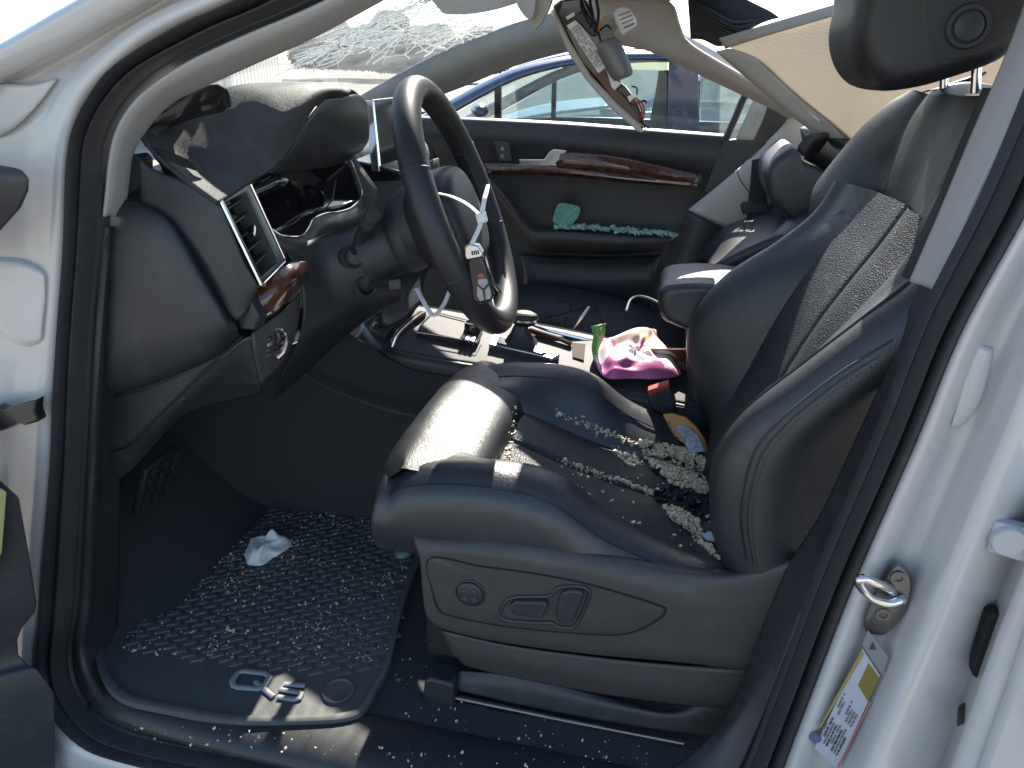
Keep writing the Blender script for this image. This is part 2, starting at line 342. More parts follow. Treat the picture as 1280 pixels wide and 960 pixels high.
# open driver door, swung forward out of frame: edges of its dark lining
dr = MB().prism([P(u, v, -.10) for u, v in [(-120, 190), (0, 206), (28, 208), (41, 222), (40, 240), (30, 262), (5, 290), (-30, 310), (-120, 360)]], (-.16, -.10, 0.01))
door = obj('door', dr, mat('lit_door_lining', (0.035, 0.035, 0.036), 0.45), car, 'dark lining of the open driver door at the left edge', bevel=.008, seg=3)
dl = MB().prism([P(u, v, -.09) for u, v in [(-90, 520), (0, 598), (26, 621), (38, 690), (48, 755), (46, 766), (30, 785), (24, 800), (25, 818), (36, 830), (47, 834), (70, 866), (71, 1010), (-60, 1040)]], (-.10, -.07, 0))
obj('lower_lining', dl, M['plastic'], door, bevel=.006, seg=3)
dq = MB().prism([P(u, v, -.135) for u, v in [(-40, 560), (-4, 606), (10, 614), (4, 690), (-30, 760)]], (-.02, -.01, 0))
obj('door_lit_strip', dq, mat('olive_lit_strip', (0.30, 0.28, 0.12), 0.4), door, bevel=.003)  # olive tinted lit strip of the lining, its brightness put into the colour
# --- white B pillar
BS = [edge[21], edge[22], edge[23], edge[24], edge[25], edge[26], edge[27], edge[28], edge[29], edge[30]]
ridge = [(1035, 1060), (1078, 952), (1120, 855), (1190, 690), (1250, 548), (1305, 410), (1390, 262), (1450, 120), (1500, 0), (1540, -110)]
def brow(t, dy, bulge=0): return [P(u+(ru-u)*t, v+(rv-v)*t, y+dy) for (u, v, y), (ru, rv) in zip(BS, ridge)]
bp = loft([brow(0, .0), brow(.06, -.014), brow(.16, -.020), brow(.30, -.010), brow(.42, .004), brow(.62, .002), brow(.80, -.022), brow(1.0, -.046), brow(1.18, -.052), brow(1.4, -.036), brow(1.75, .004), brow(2.1, .02)], 60, 70)
pil = obj('pillar', bp, M['paint'], car, 'white painted door pillar with chrome striker and sticker, right of the seat')
# shallow stamped pads on the pillar face
for px, y, d in (([(1216, 440), (1232, 436), (1240, 445), (1226, 500), (1205, 528), (1190, 532), (1192, 520)], .002, .008), ([(1152, 560), (1160, 548), (1156, 572), (1146, 592), (1138, 600)], -.012, .005)):
    rg = []; cu = sum(u for u, v in px)/len(px); cv = sum(v for u, v in px)/len(px)
    for s, dy in ((1.1, .004), (1, -d*.7), (.8, -d)): rg.append([P(cu+(u-cu)*s, cv+(v-cv)*s, y+dy) for u, v in px])
    obj('stamping', MB().rings(rg, 24, 8), M['paint'], pil)
# rear door edge at far right bottom
rd = MB().prism([P(u, v, -.06) for u, v in [(1300, 640), (1286, 700), (1280, 722), (1250, 795), (1225, 865), (1192, 958), (1160, 1050), (1460, 1050), (1420, 640)]], (.02, .09, 0))
rdo = obj('rear_door', rd, M['paint'], car, 'white rear door edge in the lower right corner', bevel=.012, seg=4)
obj('rear_door_return', MB().prism([P(u, v, -.072) for u, v in [(1330, 640), (1312, 710), (1286, 790), (1262, 865), (1228, 960), (1200, 1050), (1480, 1050), (1460, 640)]], (.0, .03, 0)), M['paint'], rdo, bevel=.008, seg=3)
# black latch slot and bumper, grey grommet
sl_ = [(1236, 770), (1246, 767), (1254, 770), (1246, 810), (1230, 842), (1224, 851), (1216, 846), (1218, 830)]
obj('slot', MB().prism([P(u, v, -.030) for u, v in sl_], (0, .02, 0)), M['black'], pil, bevel=.003)
obj('rubber_stop', MB().prism([P(u, v, -.045) for u, v in [(1206, 905), (1214, 898), (1216, 908), (1210, 916), (1212, 924), (1204, 930)]], (0, .03, 0)), M['rubber'], pil, bevel=.002)
gp = [P(u, v, -.045) for u, v in [(1243, 652), (1290, 664), (1286, 706), (1234, 690)]]
gr = obj('grommet_plate', MB().prism(gp, (0, .02, 0)), mat('grey_cap', (0.42, 0.42, 0.43), 0.5), pil, bevel=.003)
c = P(1259, 675, -.045); obj('cap', MB().lathe(c, (0, -1, 0), [(-.005, .0195), (.004, .019), (.007, .017), (.007, .0), ], 24), M['greycap'] if 'greycap' in M else gr.data.materials[0], gr)
# chrome striker
sn = Vector((0, -1, 0))
srg = [(1084, 790), (1080, 775), (1094, 742), (1112, 714), (1122, 704), (1132, 708), (1140, 725), (1137, 750), (1128, 772), (1112, 788), (1102, 794)]
c = Vector((sum(p[0] for p in srg)/len(srg), sum(p[1] for p in srg)/len(srg)))
def sring(s, y): return [P(c.x+(u-c.x)*s, c.y+(v-c.y)*s, y) for u, v in srg]
sb = MB().rings([sring(1, -.008), sring(1, -.022), sring(.9, -.026), sring(.4, -.027)], 40)
stk = obj('striker', sb, M['steel'], pil, 'chrome loop striker on the white pillar')
obj('loop', tube([P(1128, 748, -.02), P(1126, 750, -.035), P(1110, 754, -.04), P(1090, 748, -.05), P(1080, 738, -.057), P(1074, 728, -.06), P(1078, 723, -.06), P(1090, 727, -.055), P(1104, 732, -.045), P(1116, 740, -.03), P(1118, 742, -.015)], .0058, 12, sub=40), M['chrome2'], stk)
for u, v in ((1123, 722), (1104, 768)):
    obj('screw', MB().lathe(P(u, v, -.0275), sn, [(0, .0095), (.0015, .0092), (.0015, .0052), (-.004, .0048), (-.004, 0)], 18), M['steel'], stk)
# --- certification sticker on the pillar (with its writing)
o_ = P(1060, 880, -.0205); n_ = Vector((-.16, -1, .05)).normalized()
def on(u, v, k=0.0): return PP(u, v, o_ + n_*k, n_)
stq = [(1078, 811), (1100, 845), (1046, 961), (1018, 935)]
stick = obj('sticker', MB().prism([on(u, v, .0155) for u, v in stq], -n_*.001), mat('sticker_film', (0.40, 0.41, 0.46), 0.35), pil, 'white certification sticker with yellow box and small print')
obj('warning_tag', MB().prism([on(u, v, .0155) for u, v in [(1085, 788), (1111, 822), (1103, 845), (1078, 806)]], -n_*.001), mat('grey_tag', (0.20, 0.20, 0.21), 0.5), stick, bevel=.0006)
obj('warning_triangle', MB().prism([on(u, v, .017) for u, v in [(1091, 803), (1095, 812), (1087, 812)]], -n_*.0005), M['ink'], stick)
obj('yellow_box', MB().prism([on(u, v, .0165) for u, v in [(1086, 829), (1099, 848), (1085, 877), (1073, 857)]], -n_*.0005), mat('yellow_print', (0.17, 0.14, 0.02), 0.5), stick)
obj('gold_edge', MB().prism([on(u, v, .0165) for u, v in [(1077, 813), (1080, 818), (1027, 908), (1022, 912)]], -n_*.0005), mat('gold_print', (0.28, 0.22, 0.07), 0.5), stick)
rl = mat('red_print', (0.5, 0.12, 0.12), 0.6)
obj('red_line', MB().prism([on(u, v, .0165) for u, v in [(1087, 877), (1088.5, 878.5), (1048, 960), (1046.5, 959)]], -n_*.0003), rl, stick)
obj('round_mark', MB().lathe(on(1019, 922, .0155), n_, [(0, .0085), (.0008, .0085), (.0008, .0058), (.0016, .0058), (.0016, .0)], 20), mat('blue_mark', (0.10, 0.11, 0.22), 0.5), stick)
ex = on(1078, 811, .0165) - on(1018, 935, .0165); ey_ = on(1018, 935, .0165)-on(1046, 961, .0165)
lines = ['MFD BY     GVWR', 'GAWR FRT  1350 KG', 'WITH TIRES 235/60 R18', 'RIMS 8J X 18  PSI COLD', 'GAWR RR   1400 KG', 'WITH TIRES 235/60 R18', 'THIS VEHICLE CONFORMS', 'TO ALL APPLICABLE']
for i, s in enumerate(lines):
    t0 = on(1022+i*3.1+(3 if i in (1, 4) else 0), 923+i*3.0-(6 if i in (1, 4) else 0), .0167)
    tm = put_text(text_mesh(s, .0040), t0, ex, ey_)
    obj('print', tm, M['ink'] if i % 2 else M['greyink'], stick, smooth=False)
    if i not in (0, 3): obj('print', put_text(text_mesh(s[:12], .0040), t0+ex.normalized()*.056, ex, ey_), M['greyink'], stick, smooth=False)
# --- grey A pillar trim (near side)
tin = [(560, -50, .10), (400, 38, .10), (312, 78, .10), (250, 106, .10), (215, 124, .10), (192, 145, .10), (172, 172, .095), (162, 195, .09), (155, 245, .085), (147, 269, .08)]
tou = [(545, -74, .03), (400, 2, .03), (312, 40, .03), (238, 74, .03), (188, 106, .03), (160, 134, .03), (143, 165, .03), (135, 200, .03), (131, 240, .03), (128, 270, .03)]
tmd = [((a[0]+b[0])/2-2, (a[1]+b[1])/2-2, .045) for a, b in zip(tin, tou)]
obj('pillar_trim', loft([tou, tmd, tin, [P(*p)+Vector((-.03, .04, 0)) for p in tin]], 60, 16), M['greytrim'], car, 'pale grey trim along the inside of the near windscreen pillar', thick=.004)
# roof: near rail, header, panel around the sunroof, far rail (mostly above the frame); header and openings shaped to place the sun patches
RZ = 1.53
ro = MB()
ro.box((-.05, .13, RZ-.005), (.62, 0, .02), (0, .10, 0), (0, 0, .02))
ro.box((-.13, .82, RZ+.02), (.16, 0, 0), (0, .60, 0), (0, 0, .015))
ro.box((1.0, .78, RZ+.02), (.25, 0, 0), (0, .55, 0), (0, 0, .015))
ro.tube([P(700, 20, 1.45), P(790, 25, 1.45), P(860, 60, 1.45), P(930, 98, 1.45), P(1000, 138, 1.46), P(1080, 184, 1.47), P(1180, 240, 1.48)], .03, 8)
roof = obj('roof', ro, M['paint'], car, bevel=.006)
# --- upper B pillar trim, lower trim, belt
ul = [(1300, -70, .12), (1285, -10, .12), (1255, 72, .11), (1215, 165, .105), (1177, 257, .10), (1155, 308, .10), (1136, 352, .10)]
um = [(1330, -60, .08), (1300, 10, .08), (1268, 84, .075), (1228, 178, .07), (1190, 270, .065), (1176, 312, .065), (1157, 358, .07)]
ur = [(1355, -40, .05), (1320, 30, .05), (1283, 104, .045), (1246, 190, .04), (1216, 252, .04), (1194, 318, .04), (1174, 366, .045)]
obj('upper_pillar_trim', loft([ul, um, ur], 50, 14), M['greytrim'], car, 'light grey upper trim of the door pillar beside the headrest', thick=.006, off=1)
ll = [(1150, 350, .12), (1137, 385, .12), (1116, 437, .115), (1105, 469, .11), (1070, 547, .11), (1024, 644, .11), (986, 705, .10), (953, 785, .09), (915, 879, .06), (878, 930, .02), (830, 965, -.02)]
lm = [(1172, 358, .07), (1160, 388, .07), (1138, 445, .07), (1125, 480, .065), (1092, 555, .06), (1046, 652, .06), (1008, 712, .055), (972, 795, .045), (930, 885, .03), (895, 945, .0), (860, 985, -.04)]
lr = [(1182, 335, .03), (1162, 385, .03), (1135, 450, .03), (1120, 488, .03), (1094, 552, .03), (1048, 656, .03), (1020, 720, .03), (984, 810, .02), (948, 905, .01), (918, 975, -.01), (890, 1010, -.04)]
obj('lower_pillar_trim', loft([ll, lm, lr], 70, 16), M['plastic'], car, 'dark lower trim of the door pillar beside the seat', thick=.006, off=1)
obj('belt_slot_lip', tube([(1150, 419, .055), (1140, 442, .054), (1118, 495, .05), (1093, 556, .046)], [.001, .0026, .0026, .001], 6, sub=16), M['plastic_b'], car)
bw = [[(1230, 110, .16), (1200, 180, .16), (1176, 240, .155), (1152, 292, .15), (1128, 345, .14)], [(1246, 110, .13), (1215, 185, .13), (1184, 256, .125), (1164, 300, .12), (1142, 352, .12)]]
obj('seat_belt', loft(bw, 24, 3), M['webbing'], car, 'black seat belt webbing beside the driver backrest', thick=.0015)
# --- floor, sill, inner walls
fl = MB()
FZ = .285
fl.grid([[Vector((x, y, FZ + (0.30*max(0, (-1.0-x))/.3*max(0, min(1, (y-.05)/.15)) if x < -1.0 else 0) + (0.0 if y > 0 else (y*.15)))) for x in (-1.5, -1.3, -1.15, -1.05, -.95, -.7, -.3, .2, .8)] for y in (.03, .06, .1, .2, .3, .48, .66)])
obj('floor', fl, M['carpet'], car, 'black carpeted car floor')
sk = loft([[Vector((x, y0+dy_, z0-dz_)) for x, dy_, dz_ in ((-1.02, .06, .035), (-.9, .025, .012), (-.75, .004, .0), (-.4, 0, 0), (0, 0, 0), (.3, 0, 0))] for y0, z0 in ((-.075, .262), (-.06, .282), (-.03, .290), (.015, .292), (.045, .288), (.06, .278))], 40, 18)
obj('sill_trim', sk, M['plastic'], car, 'black plastic sill trim below the driver door opening', thick=.004)
# footwell: kick panel (near side, ahead), firewall, tunnel side
k1 = [(130, 282, .04), (122, 400, .036), (116, 500, .036), (110, 600, .036), (102, 752, .03), (93, 816, .02), (104, 864, .0), (140, 899, -.02), (200, 920, -.04), (281, 936, -.05), (415, 963, -.05)]
k2 = [(142, 282, .075), (137, 400, .072), (132, 500, .072), (127, 600, .072), (121, 745, .066), (116, 798, .056), (128, 842, .03), (160, 874, .012), (214, 895, -.008), (290, 912, -.018), (422, 938, -.018)]
k3 = [(156, 282, .13), (152, 400, .13), (150, 500, .13), (148, 600, .13), (146, 735, .13), (146, 784, .12), (162, 822, .10), (190, 852, .08), (234, 874, .06), (304, 892, .05), (430, 916, .05)]
kp = MB().loft([k1, [tuple((np.array(a)*.6+np.array(b)*.4)-np.array([0, 0, .012])) for a, b in zip(k1, k2)], k2, k3], 90, 24)
obj('kick_panel', kp, M['plastic'], car, thick=.004)
fw = MB().grid([[Vector((x, y, z)) for y in (.0, .2, .5, .8)] for x, z in ((-1.08, .28), (-1.22, .42), (-1.36, .62), (-1.40, .9), (-1.3, 1.15))])
obj('firewall', fw, M['carpet'], car)
tn = loft([[Vector((-1.4, .60, .90)), Vector((-1.0, .63, .90)), Vector((-.74, .655, .79)), Vector((-.62, .665, .72)), Vector((-.45, .665, .70)), Vector((.3, .665, .68))],
           [Vector((-1.4, .58, .5)), Vector((-1.0, .60, .52)), Vector((-.75, .63, .5)), Vector((-.6, .65, .5)), Vector((-.45, .655, .5)), Vector((.3, .66, .5))],
           [Vector((-1.4, .60, .25)), Vector((-1.0, .61, .25)), Vector((-.75, .63, .25)), Vector((-.6, .65, .25)), Vector((-.45, .65, .25)), Vector((.3, .66, .25))]], 30, 10)
obj('tunnel_lining', tn, M['carpet'], car, thick=.004)
obj('tunnel_seam', tube([PP(u, v, Vector((0, .612, 0)), Vector((.12, 1, 0)).normalized()) if 0 else P(u, v, .60) for u, v in [(366, 446), (384, 469), (425, 490), (475, 509), (520, 520)]], .004, 6, sub=30), M['plastic_b'], car)
# ------------------------------------------------------------------ driver seat (a part of the car; its pieces are sub-parts)
V = Vector
def interp(xs, ys, x): return float(np.interp(x, xs, ys))
CX = [-.455, -.43, -.40, -.34, -.29, -.22, -.15, -.07, .05, .14]
ZC = [.682, .730, .750, .764, .769, .770, .755, .702, .658, .638]      # bolster crest
ZM = [.668, .708, .722, .722, .706, .676, .652, .630, .606, .585]      # centre panel
def section(x, dz=0):
    c, m = interp(CX, ZC, x)+dz, interp(CX, ZM, x)+dz
    lo = .60
    return [V((x, .122, lo)), V((x, .104, lo+.05)), V((x, .104, c-.05)), V((x, .122, c-.018)), V((x, .158, c)), V((x, .205, c-.012)), V((x, .245, m+.022)), V((x, .262, m)),
            V((x, .33, m+.010)), V((x, .385, m-.004)), V((x, .44, m+.010)), V((x, .512, m)), V((x, .53, m+.025)), V((x, .575, c-.012)), V((x, .625, c+.004)), V((x, .665, c-.03)), V((x, .68, c-.08)), V((x, .66, lo))]
# rear cushion: side bolsters full length + perforated centre
xs = [-.43, -.40, -.34, -.29, -.22, -.15, -.07, .05, .14]
def strip(i0, i1, xs, dz=0): return [[section(x, dz)[i] for i in range(i0, i1)] for x in xs]
seat = obj('driver_seat', loft(strip(0, 8, xs), 30, 60), M['leather'], car, 'black leather driver seat with cubes of broken glass in its corner')
b = MB()
far_b = strip(11, 18, [-.40, -.34, -.29, -.22, -.15, -.07, .05, .14])
obj('far_bolster', loft(far_b, 30, 60), M['leather'], seat)
# nose of near bolster (closes its front)
nose = loft([[V((-.43+.0*i, p.y, p.z)) for i, p in enumerate(section(-.43)[0:8])], [V((-.452, .14+(p.y-.14)*.94, .60+(p.z-.60)*.97)) for p in section(-.43)[0:8]], [V((-.462, .15+(p.y-.15)*.8, .60+(p.z-.60)*.75)) for p in section(-.43)[0:8]], [V((-.455, .16+(p.y-.15)*.7, .60+(p.z-.60)*.4)) for p in section(-.43)[0:8]]], 30, 14)
obj('bolster_nose', nose, M['leather'], seat)
# centre panels, left and right of the middle seam, with a groove between
xc = [-.292, -.285, -.27, -.2, -.15, -.07, .02, .10, .16]
def centre(y0, y1, name):
    rows = []
    for k, x in enumerate(xc):
        m = interp(CX, ZM, x); e = [-.03, -.008, .004, .008, .008, .008, .006, .004, .0][k]
        rows.append([V((x, y0, m-.022)), V((x, y0+.006, m+e-.004)), V((x, y0+.03, m+e+.004)), V((x, (y0+y1)/2, m+e+.008)), V((x, y1-.03, m+e+.004)), V((x, y1-.006, m+e-.004)), V((x, y1, m-.022))])
    return MB().loft(rows, 26, 60)
M['perf'] = mat('perforated_leather', (0.018, 0.020, 0.025), 0.40, bump=[('vor', 400, 0.9, 0.0014), ('noise', 40, 0.1, 0.003)], dirt=(45, DUST, 0.55, 0.8, 0.25))
cA, cB = centre(.255, .386, ''), centre(.388, .522, '')
obj('seat_panel', cA, M['perf'], seat); obj('seat_panel', cB, M['perf'], seat)
# front pad (thigh support), sunlit
pr = []
for x, zc in ((-.44, .60), (-.474, .655), (-.480, .70), (-.470, .735), (-.445, .754), (-.41, .760), (-.36, .755), (-.315, .742), (-.290, .722), (-.280, .690)):
    row = []
    for y in (.145, .175, .22, .30, .385, .47, .55, .60, .635, .66):
        e_ = (abs(y-.40)/.26)
        zz = zc - (.0 if zc < .61 else .012*e_**6) + (.004*math.cos((y-.40)*24) if x > -.46 and zc > .7 else 0)
        xx = x + (.030*e_**5 if x < -.43 else 0)
        row.append(V((xx, y, zz)))
    pr.append(row)
fp = MB().loft(pr, 40, 50)
obj('front_pad', fp, M['leather'], seat)
# piping / seam cords on the cushion crest
for yy, dz, x0, x1 in ((.122, -.016, -.43, .12), (.578, -.010, -.36, .05)):
    obj('seam', tube([V((x, yy, interp(CX, ZC, x)+dz)) for x in np.linspace(x0, x1, 16)], .0013, 5, sub=60), M['leather_flat'], seat)
# ------------- backrest
BZ = [.61, .70, .78, .85, .92, 1.0, 1.07, 1.13, 1.19]
XN = [.145, .102, .088, .089, .120, .188, .250, .303, .33]
XF = [.12, .08, .052, .037, .047, .100, .185, .243, .27]
XC = [.12, .138, .165, .19, .213, .245, .280, .312, .34]
def bsec(k):
    z, n, f, c = BZ[k], XN[k], XF[k], XC[k]
    t = V((.25, 0, .10))
    back = lambda x, y: V((x, y, z))
    return [back(c+.16, .17), back(n+.13, .125), back(n+.07, .104), back(n+.03, .112), V((n+.004, .135, z)), V((n, .162, z)), V((n+.018, .20, z)), V((n*.4+c*.6, .235, z)), V((c+.004, .268, z)),
            V((c-.010, .33, z)), V((c-.004, .375, z)), V((c+.010, .385, z)), V((c-.004, .395, z)), V((c-.010, .45, z)), V((c-.026, .548, z)), V((f*.62+c*.38, .582, z)), V((f+.016, .610, z)), V((f, .636, z)), V((f+.02, .662, z)), V((f+.08, .675, z)), V((c+.16, .62, z))]
secs = [bsec(k) for k in range(9)]
bn = loft([s[0:9] for s in secs], 34, 80); bc = loft([s[8:15] for s in secs], 50, 80); bf = loft([s[14:21] for s in secs], 34, 80)
bk = obj('backrest', bn, M['leather'], seat, 'black leather backrest with tall side bolsters')
obj('backrest_panel', bc, M['perf'], seat); obj('backrest_bolster', bf, M['leather'], seat)
# crest piping and side seam of near bolster
obj('piping', tube([V((XN[k]-.001, .158, BZ[k])) for k in range(1, 8)], .0022, 6, sub=60), M['leather_flat'], seat)
sd = [(932, 702, .103), (925, 640, .102), (940, 570, .102), (970, 530, .102), (1000, 503, .102), (1050, 465, .104), (1116, 425, .108)]
obj('seam', tube(sd, .0016, 5, sub=60), M['leather_flat'], seat)
obj('seam', tube([(a+9, b+5, c+.0) for a, b, c in sd], .0012, 5, sub=60), M['leather_flat'], seat)
fs = [(1010, 290, .655), (962, 322, .655), (905, 362, .655), (874, 405, .655), (868, 440, .655), (880, 495, .655), (895, 530, .655)]
obj('seam', tube([P(a+6, b+6, .625) for a, b, c in fs], .0016, 5, sub=50), M['leather_flat'], seat)
# stitches along the side seam
stm = MB()
pp = cr(pts([(a+15, b+9, c-.0015) for a, b, c in sd]), 120)
for i in range(0, 118, 2): stm.tube([pp[i], pp[i].lerp(pp[i+1], .7)], .0008, 4)
obj('stitching', stm, M['plastic_b'], seat)['kind'] = 'stuff'
# upper wing and upper pad
wo = [(1019, 300, .645), (1012, 275, .67), (1013, 247, .68), (1022, 226, .69), (1052, 188, .68), (1080, 156, .67), (1114, 128, .65), (1145, 113, .62)]
wi = [(1060, 262, .565), (1080, 255, .565), (1098, 248, .56), (1104, 232, .56), (1114, 208, .56), (1122, 180, .555), (1136, 150, .55), (1156, 118, .54)]
wm = [P((a[0]*.55+b_[0]*.45), (a[1]*.55+b_[1]*.45), (a[2]+b_[2])/2)+V((-.012, 0, .004)) for a, b_ in zip(wo, wi)]
wb = [P(*p)+V((.05, .02, -.01)) for p in wo]; wb2 = [P(*p)+V((.12, -.02, -.01)) for p in wo]
obj('shoulder_wing', loft([wb2, wb, pts(wo), wm, pts(wi), [P(*p)+V((.04, 0, 0)) for p in wi]], 50, 40), M['leather'], seat)
# near wing (largely behind the pillar)
wn = [[V((x+.12, .17, z)), V((x+.05, .135, z)), V((x, .155, z)), V((x+.01, .21, z)), V((x+.035, .26, z)), V((x+.08, .27, z))] for x, z in ((.305, 1.13), (.30, 1.19), (.32, 1.25), (.345, 1.30), (.37, 1.34), (.40, 1.36))]
obj('shoulder_wing', loft(wn, 24, 30), M['leather'], seat)
pl = [(1099, 262, .515), (1104, 238, .515), (1117, 194, .515), (1131, 156, .51), (1152, 124, .50), (1165, 112, .49)]
pm1 = [(1108, 274, .48), (1118, 245, .47), (1132, 196, .46), (1150, 152, .455), (1170, 120, .45), (1180, 112, .45)]
pc = [(1130, 287, .40), (1140, 250, .40), (1160, 196, .40), (1178, 155, .40), (1196, 122, .40), (1205, 116, .40)]
pm2 = [(1142, 282, .335), (1160, 245, .33), (1182, 198, .33), (1204, 157, .33), (1222, 124, .33), (1226, 118, .33)]
prr = [(1152, 272, .285), (1172, 240, .285), (1194, 199, .285), (1222, 158, .285), (1240, 126, .285), (1245, 120, .285)]
bend = lambda l, d: [P(*p)+V((d, 0, d*.4)) for p in l]
obj('upper_pad', loft([bend(pl, .07), bend(pl, .008), bend(pm1, -.004), bend(pc, -.006), bend(pm2, -.004), bend(prr, .008), bend(prr, .07)], 40, 50), M['leather'], seat, thick=.004)
tp = [[(1146, 118, .52), (1165, 112, .48), (1200, 118, .40), (1240, 116, .30), (1262, 108, .24)], [P(u, v, y)+V((.06, 0, .012)) for u, v, y in [(1146, 118, .52), (1165, 112, .48), (1200, 118, .40), (1240, 116, .30), (1262, 108, .24)]], [P(u, v, y)+V((.14, 0, -.02)) for u, v, y in [(1146, 118, .52), (1165, 112, .48), (1200, 118, .40), (1240, 116, .30), (1262, 108, .24)]]]
obj('backrest_top', loft(tp, 24, 16), M['leather'], seat)
bs = MB().grid([[V((.46-.03*(1.3-z), y, z)) for y in (.14, .4, .66)] for z in (.55, .8, 1.05, 1.33)])
obj('back_shell', bs, M['plastic'], seat, thick=.01)
# ------------- headrest
ho = [(1105, -150), (1082, -60), (1074, 0), (1067, 40), (1072, 75), (1086, 100), (1108, 113), (1149, 109), (1192, 97), (1255, 73), (1300, 30), (1315, -50), (1290, -140), (1190, -180)]
hp = [P(u, v, .29) for u, v in ho]; hc = sum(hp, V())/len(hp)
def hr(y, s): return [V((hc.x+(p.x-hc.x)*s, y, hc.z+(p.z-hc.z)*s)) for p in hp]
hd = obj('headrest', MB().rings([hr(.268, .35), hr(.268, .72), hr(.272, .84), hr(.282, .93), hr(.305, 1), hr(.36, 1.02), hr(.43, 1.02), hr(.50, 1.0), hr(.525, .93), hr(.535, .8)], 56, 40), M['leather_flat'], seat, 'black leather headrest with a round side button')
hn = V((0, -1, 0)); bc_ = P(1210, 33, .268)
obj('headrest_button', MB().lathe(bc_, hn, [(-.006, .0275), (.002, .0272), (.0045, .025), (.004, .020), (.0015, .0185), (.0015, .0175), (.005, .0168), (.0058, .015), (.0062, 0)], 36), M['plastic'], seat)
sm = [(1154, -60), (1154, 0), (1157, 38), (1163, 58), (1175, 71), (1195, 76), (1225, 70)]
obj('seam', tube([P(u, v, .271-.002*(i < 5)) for i, (u, v) in enumerate(sm)], .0012, 5, sub=40), M['leather'], seat)
hs = cr([P(u+3.5, v-2, .2672) for u, v in sm], 70); stm = MB()
for i in range(0, 68, 2): stm.tube([hs[i], hs[i].lerp(hs[i+1], .6)], .0009, 4)
obj('stitching', stm, M['plastic_b'], seat)['kind'] = 'stuff'
a = P(1217, 80, .33); b_ = P(1215, 116, .33)
for y in (.33, .475):
    sh_ = V((.004, y-.33, 0)); obj('headrest_post', tube([a+(a-b_)*.5+sh_, b_+sh_], .0065, 12), M['chrome2'], seat)
# ------------- side trim with switches
tr = [[(520, 660, .135), (560, 664, .135), (640, 668, .13), (740, 684, .13), (830, 703, .13), (880, 711, .13), (915, 712, .13), (955, 705, .13), (1000, 692, .13)],
      [(517, 668, .108), (560, 672, .106), (640, 677, .106), (740, 693, .106), (830, 712, .106), (880, 720, .105), (915, 722, .105), (955, 714, .105), (1003, 699, .105)],
      [(520, 684, .094), (560, 686, .092), (640, 694, .092), (740, 712, .092), (830, 735, .092), (880, 748, .094), (915, 752, .098), (955, 745, .100), (1003, 728, .102)],
      [(525, 700, .090), (560, 700, .089), (640, 711, .089), (740, 731, .089), (830, 759, .089), (880, 770, .091), (915, 775, .096), (955, 775, .100), (1003, 770, .102)],
      [(528, 735, .090), (560, 740, .089), (640, 752, .089), (740, 768, .089), (830, 790, .089), (880, 798, .091), (915, 802, .096), (955, 806, .100), (1000, 806, .102)],
      [(532, 765, .094), (555, 782, .091), (640, 798, .090), (740, 811, .090), (830, 819, .090), (880, 824, .092), (915, 829, .096), (950, 832, .100), (995, 832, .102)],
      [(545, 778, .106), (572, 791, .104), (640, 805, .103), (740, 818, .103), (830, 826, .103), (880, 831, .103), (915, 835, .104), (945, 838, .106), (990, 838, .107)]]
# front end cap wraps round to x front face
wrap = [P(r[0][0], r[0][1], r[0][2])+V((.012, .035, 0)) for r in tr]
tr = [[w_] + pts(r) for w_, r in zip(wrap, tr)]
trim = obj('side_trim', loft(tr, 70, 44), M['plastic_b'], seat, 'dark plastic seat side trim with power switches')
rp = [(537, 698), (600, 708), (660, 716), (725, 728), (790, 746), (826, 758), (832, 762), (826, 772), (800, 787), (775, 793), (750, 793), (690, 789), (620, 781), (565, 770), (549, 763), (541, 740)]
# thin groove line around the recessed panel
obj('panel_groove', tube([P(u, v, .0885) for u, v in rp], .0022, 6, closed=True, sub=110), M['black'], seat)
inner = [(541+((u-541)), v) for u, v in rp]
cu, cv = 670, 752
obj('switch_panel', MB().rings([[P(cu+(u-cu)*s, cv+(v-cv)*s, y) for u, v in rp] for s, y in ((.985, .0925), (.985, .0872), (.965, .0862), (.5, .0862))], 110, 0), M['plastic_b'], seat)
# lumbar four-way
lc = P(588, 741, .0862)
lo_ = MB().lathe(lc, hn, [(-.003, .0265), (.0015, .0265), (.0022, .0245), (-.0015, .0235)], 36)
obj('switch_bezel', lo_, M['plastic'], seat)
obj('lumbar_switch', MB().lathe(lc, hn, [(-.002, .0225), (.004, .0222), (.006, .019), (.0062, .0)], 36), M['plastic'], seat)
for a in range(4):
    d = V((math.cos(a*math.pi/2+.8), 0, math.sin(a*math.pi/2+.8)))*.0115
    obj('lumbar_dot', MB().lathe(lc+d+hn*.0058, hn, [(0, .0055), (.0018, .0048), (.0024, 0)], 14), M['plastic_b'], seat)
def sw(px, depth, m, name, bev=.003, y=.0862):
    return obj(name, MB().prism([P(u, v, y-depth) for u, v in px], (0, depth+.002, 0)), m, seat, bevel=bev, seg=3)
obj('switch_recess', tube([P(u, v, .0858) for u, v in [(625, 766), (632, 752), (646, 746), (684, 745), (692, 740), (700, 734), (725, 733), (736, 738), (734, 752), (722, 778), (714, 784), (698, 783), (690, 778), (676, 778), (640, 776), (628, 772)]], .0035, 8, closed=True, sub=70), M['plastic'], seat)
sw([(636, 758), (644, 752), (682, 753), (685, 759), (678, 774), (642, 770)], .011, M['plastic'], 'seat_switch', .004)
sw([(701, 742), (712, 738), (728, 740), (730, 746), (716, 779), (708, 781), (696, 777), (694, 770)], .013, M['plastic'], 'recline_switch', .004)
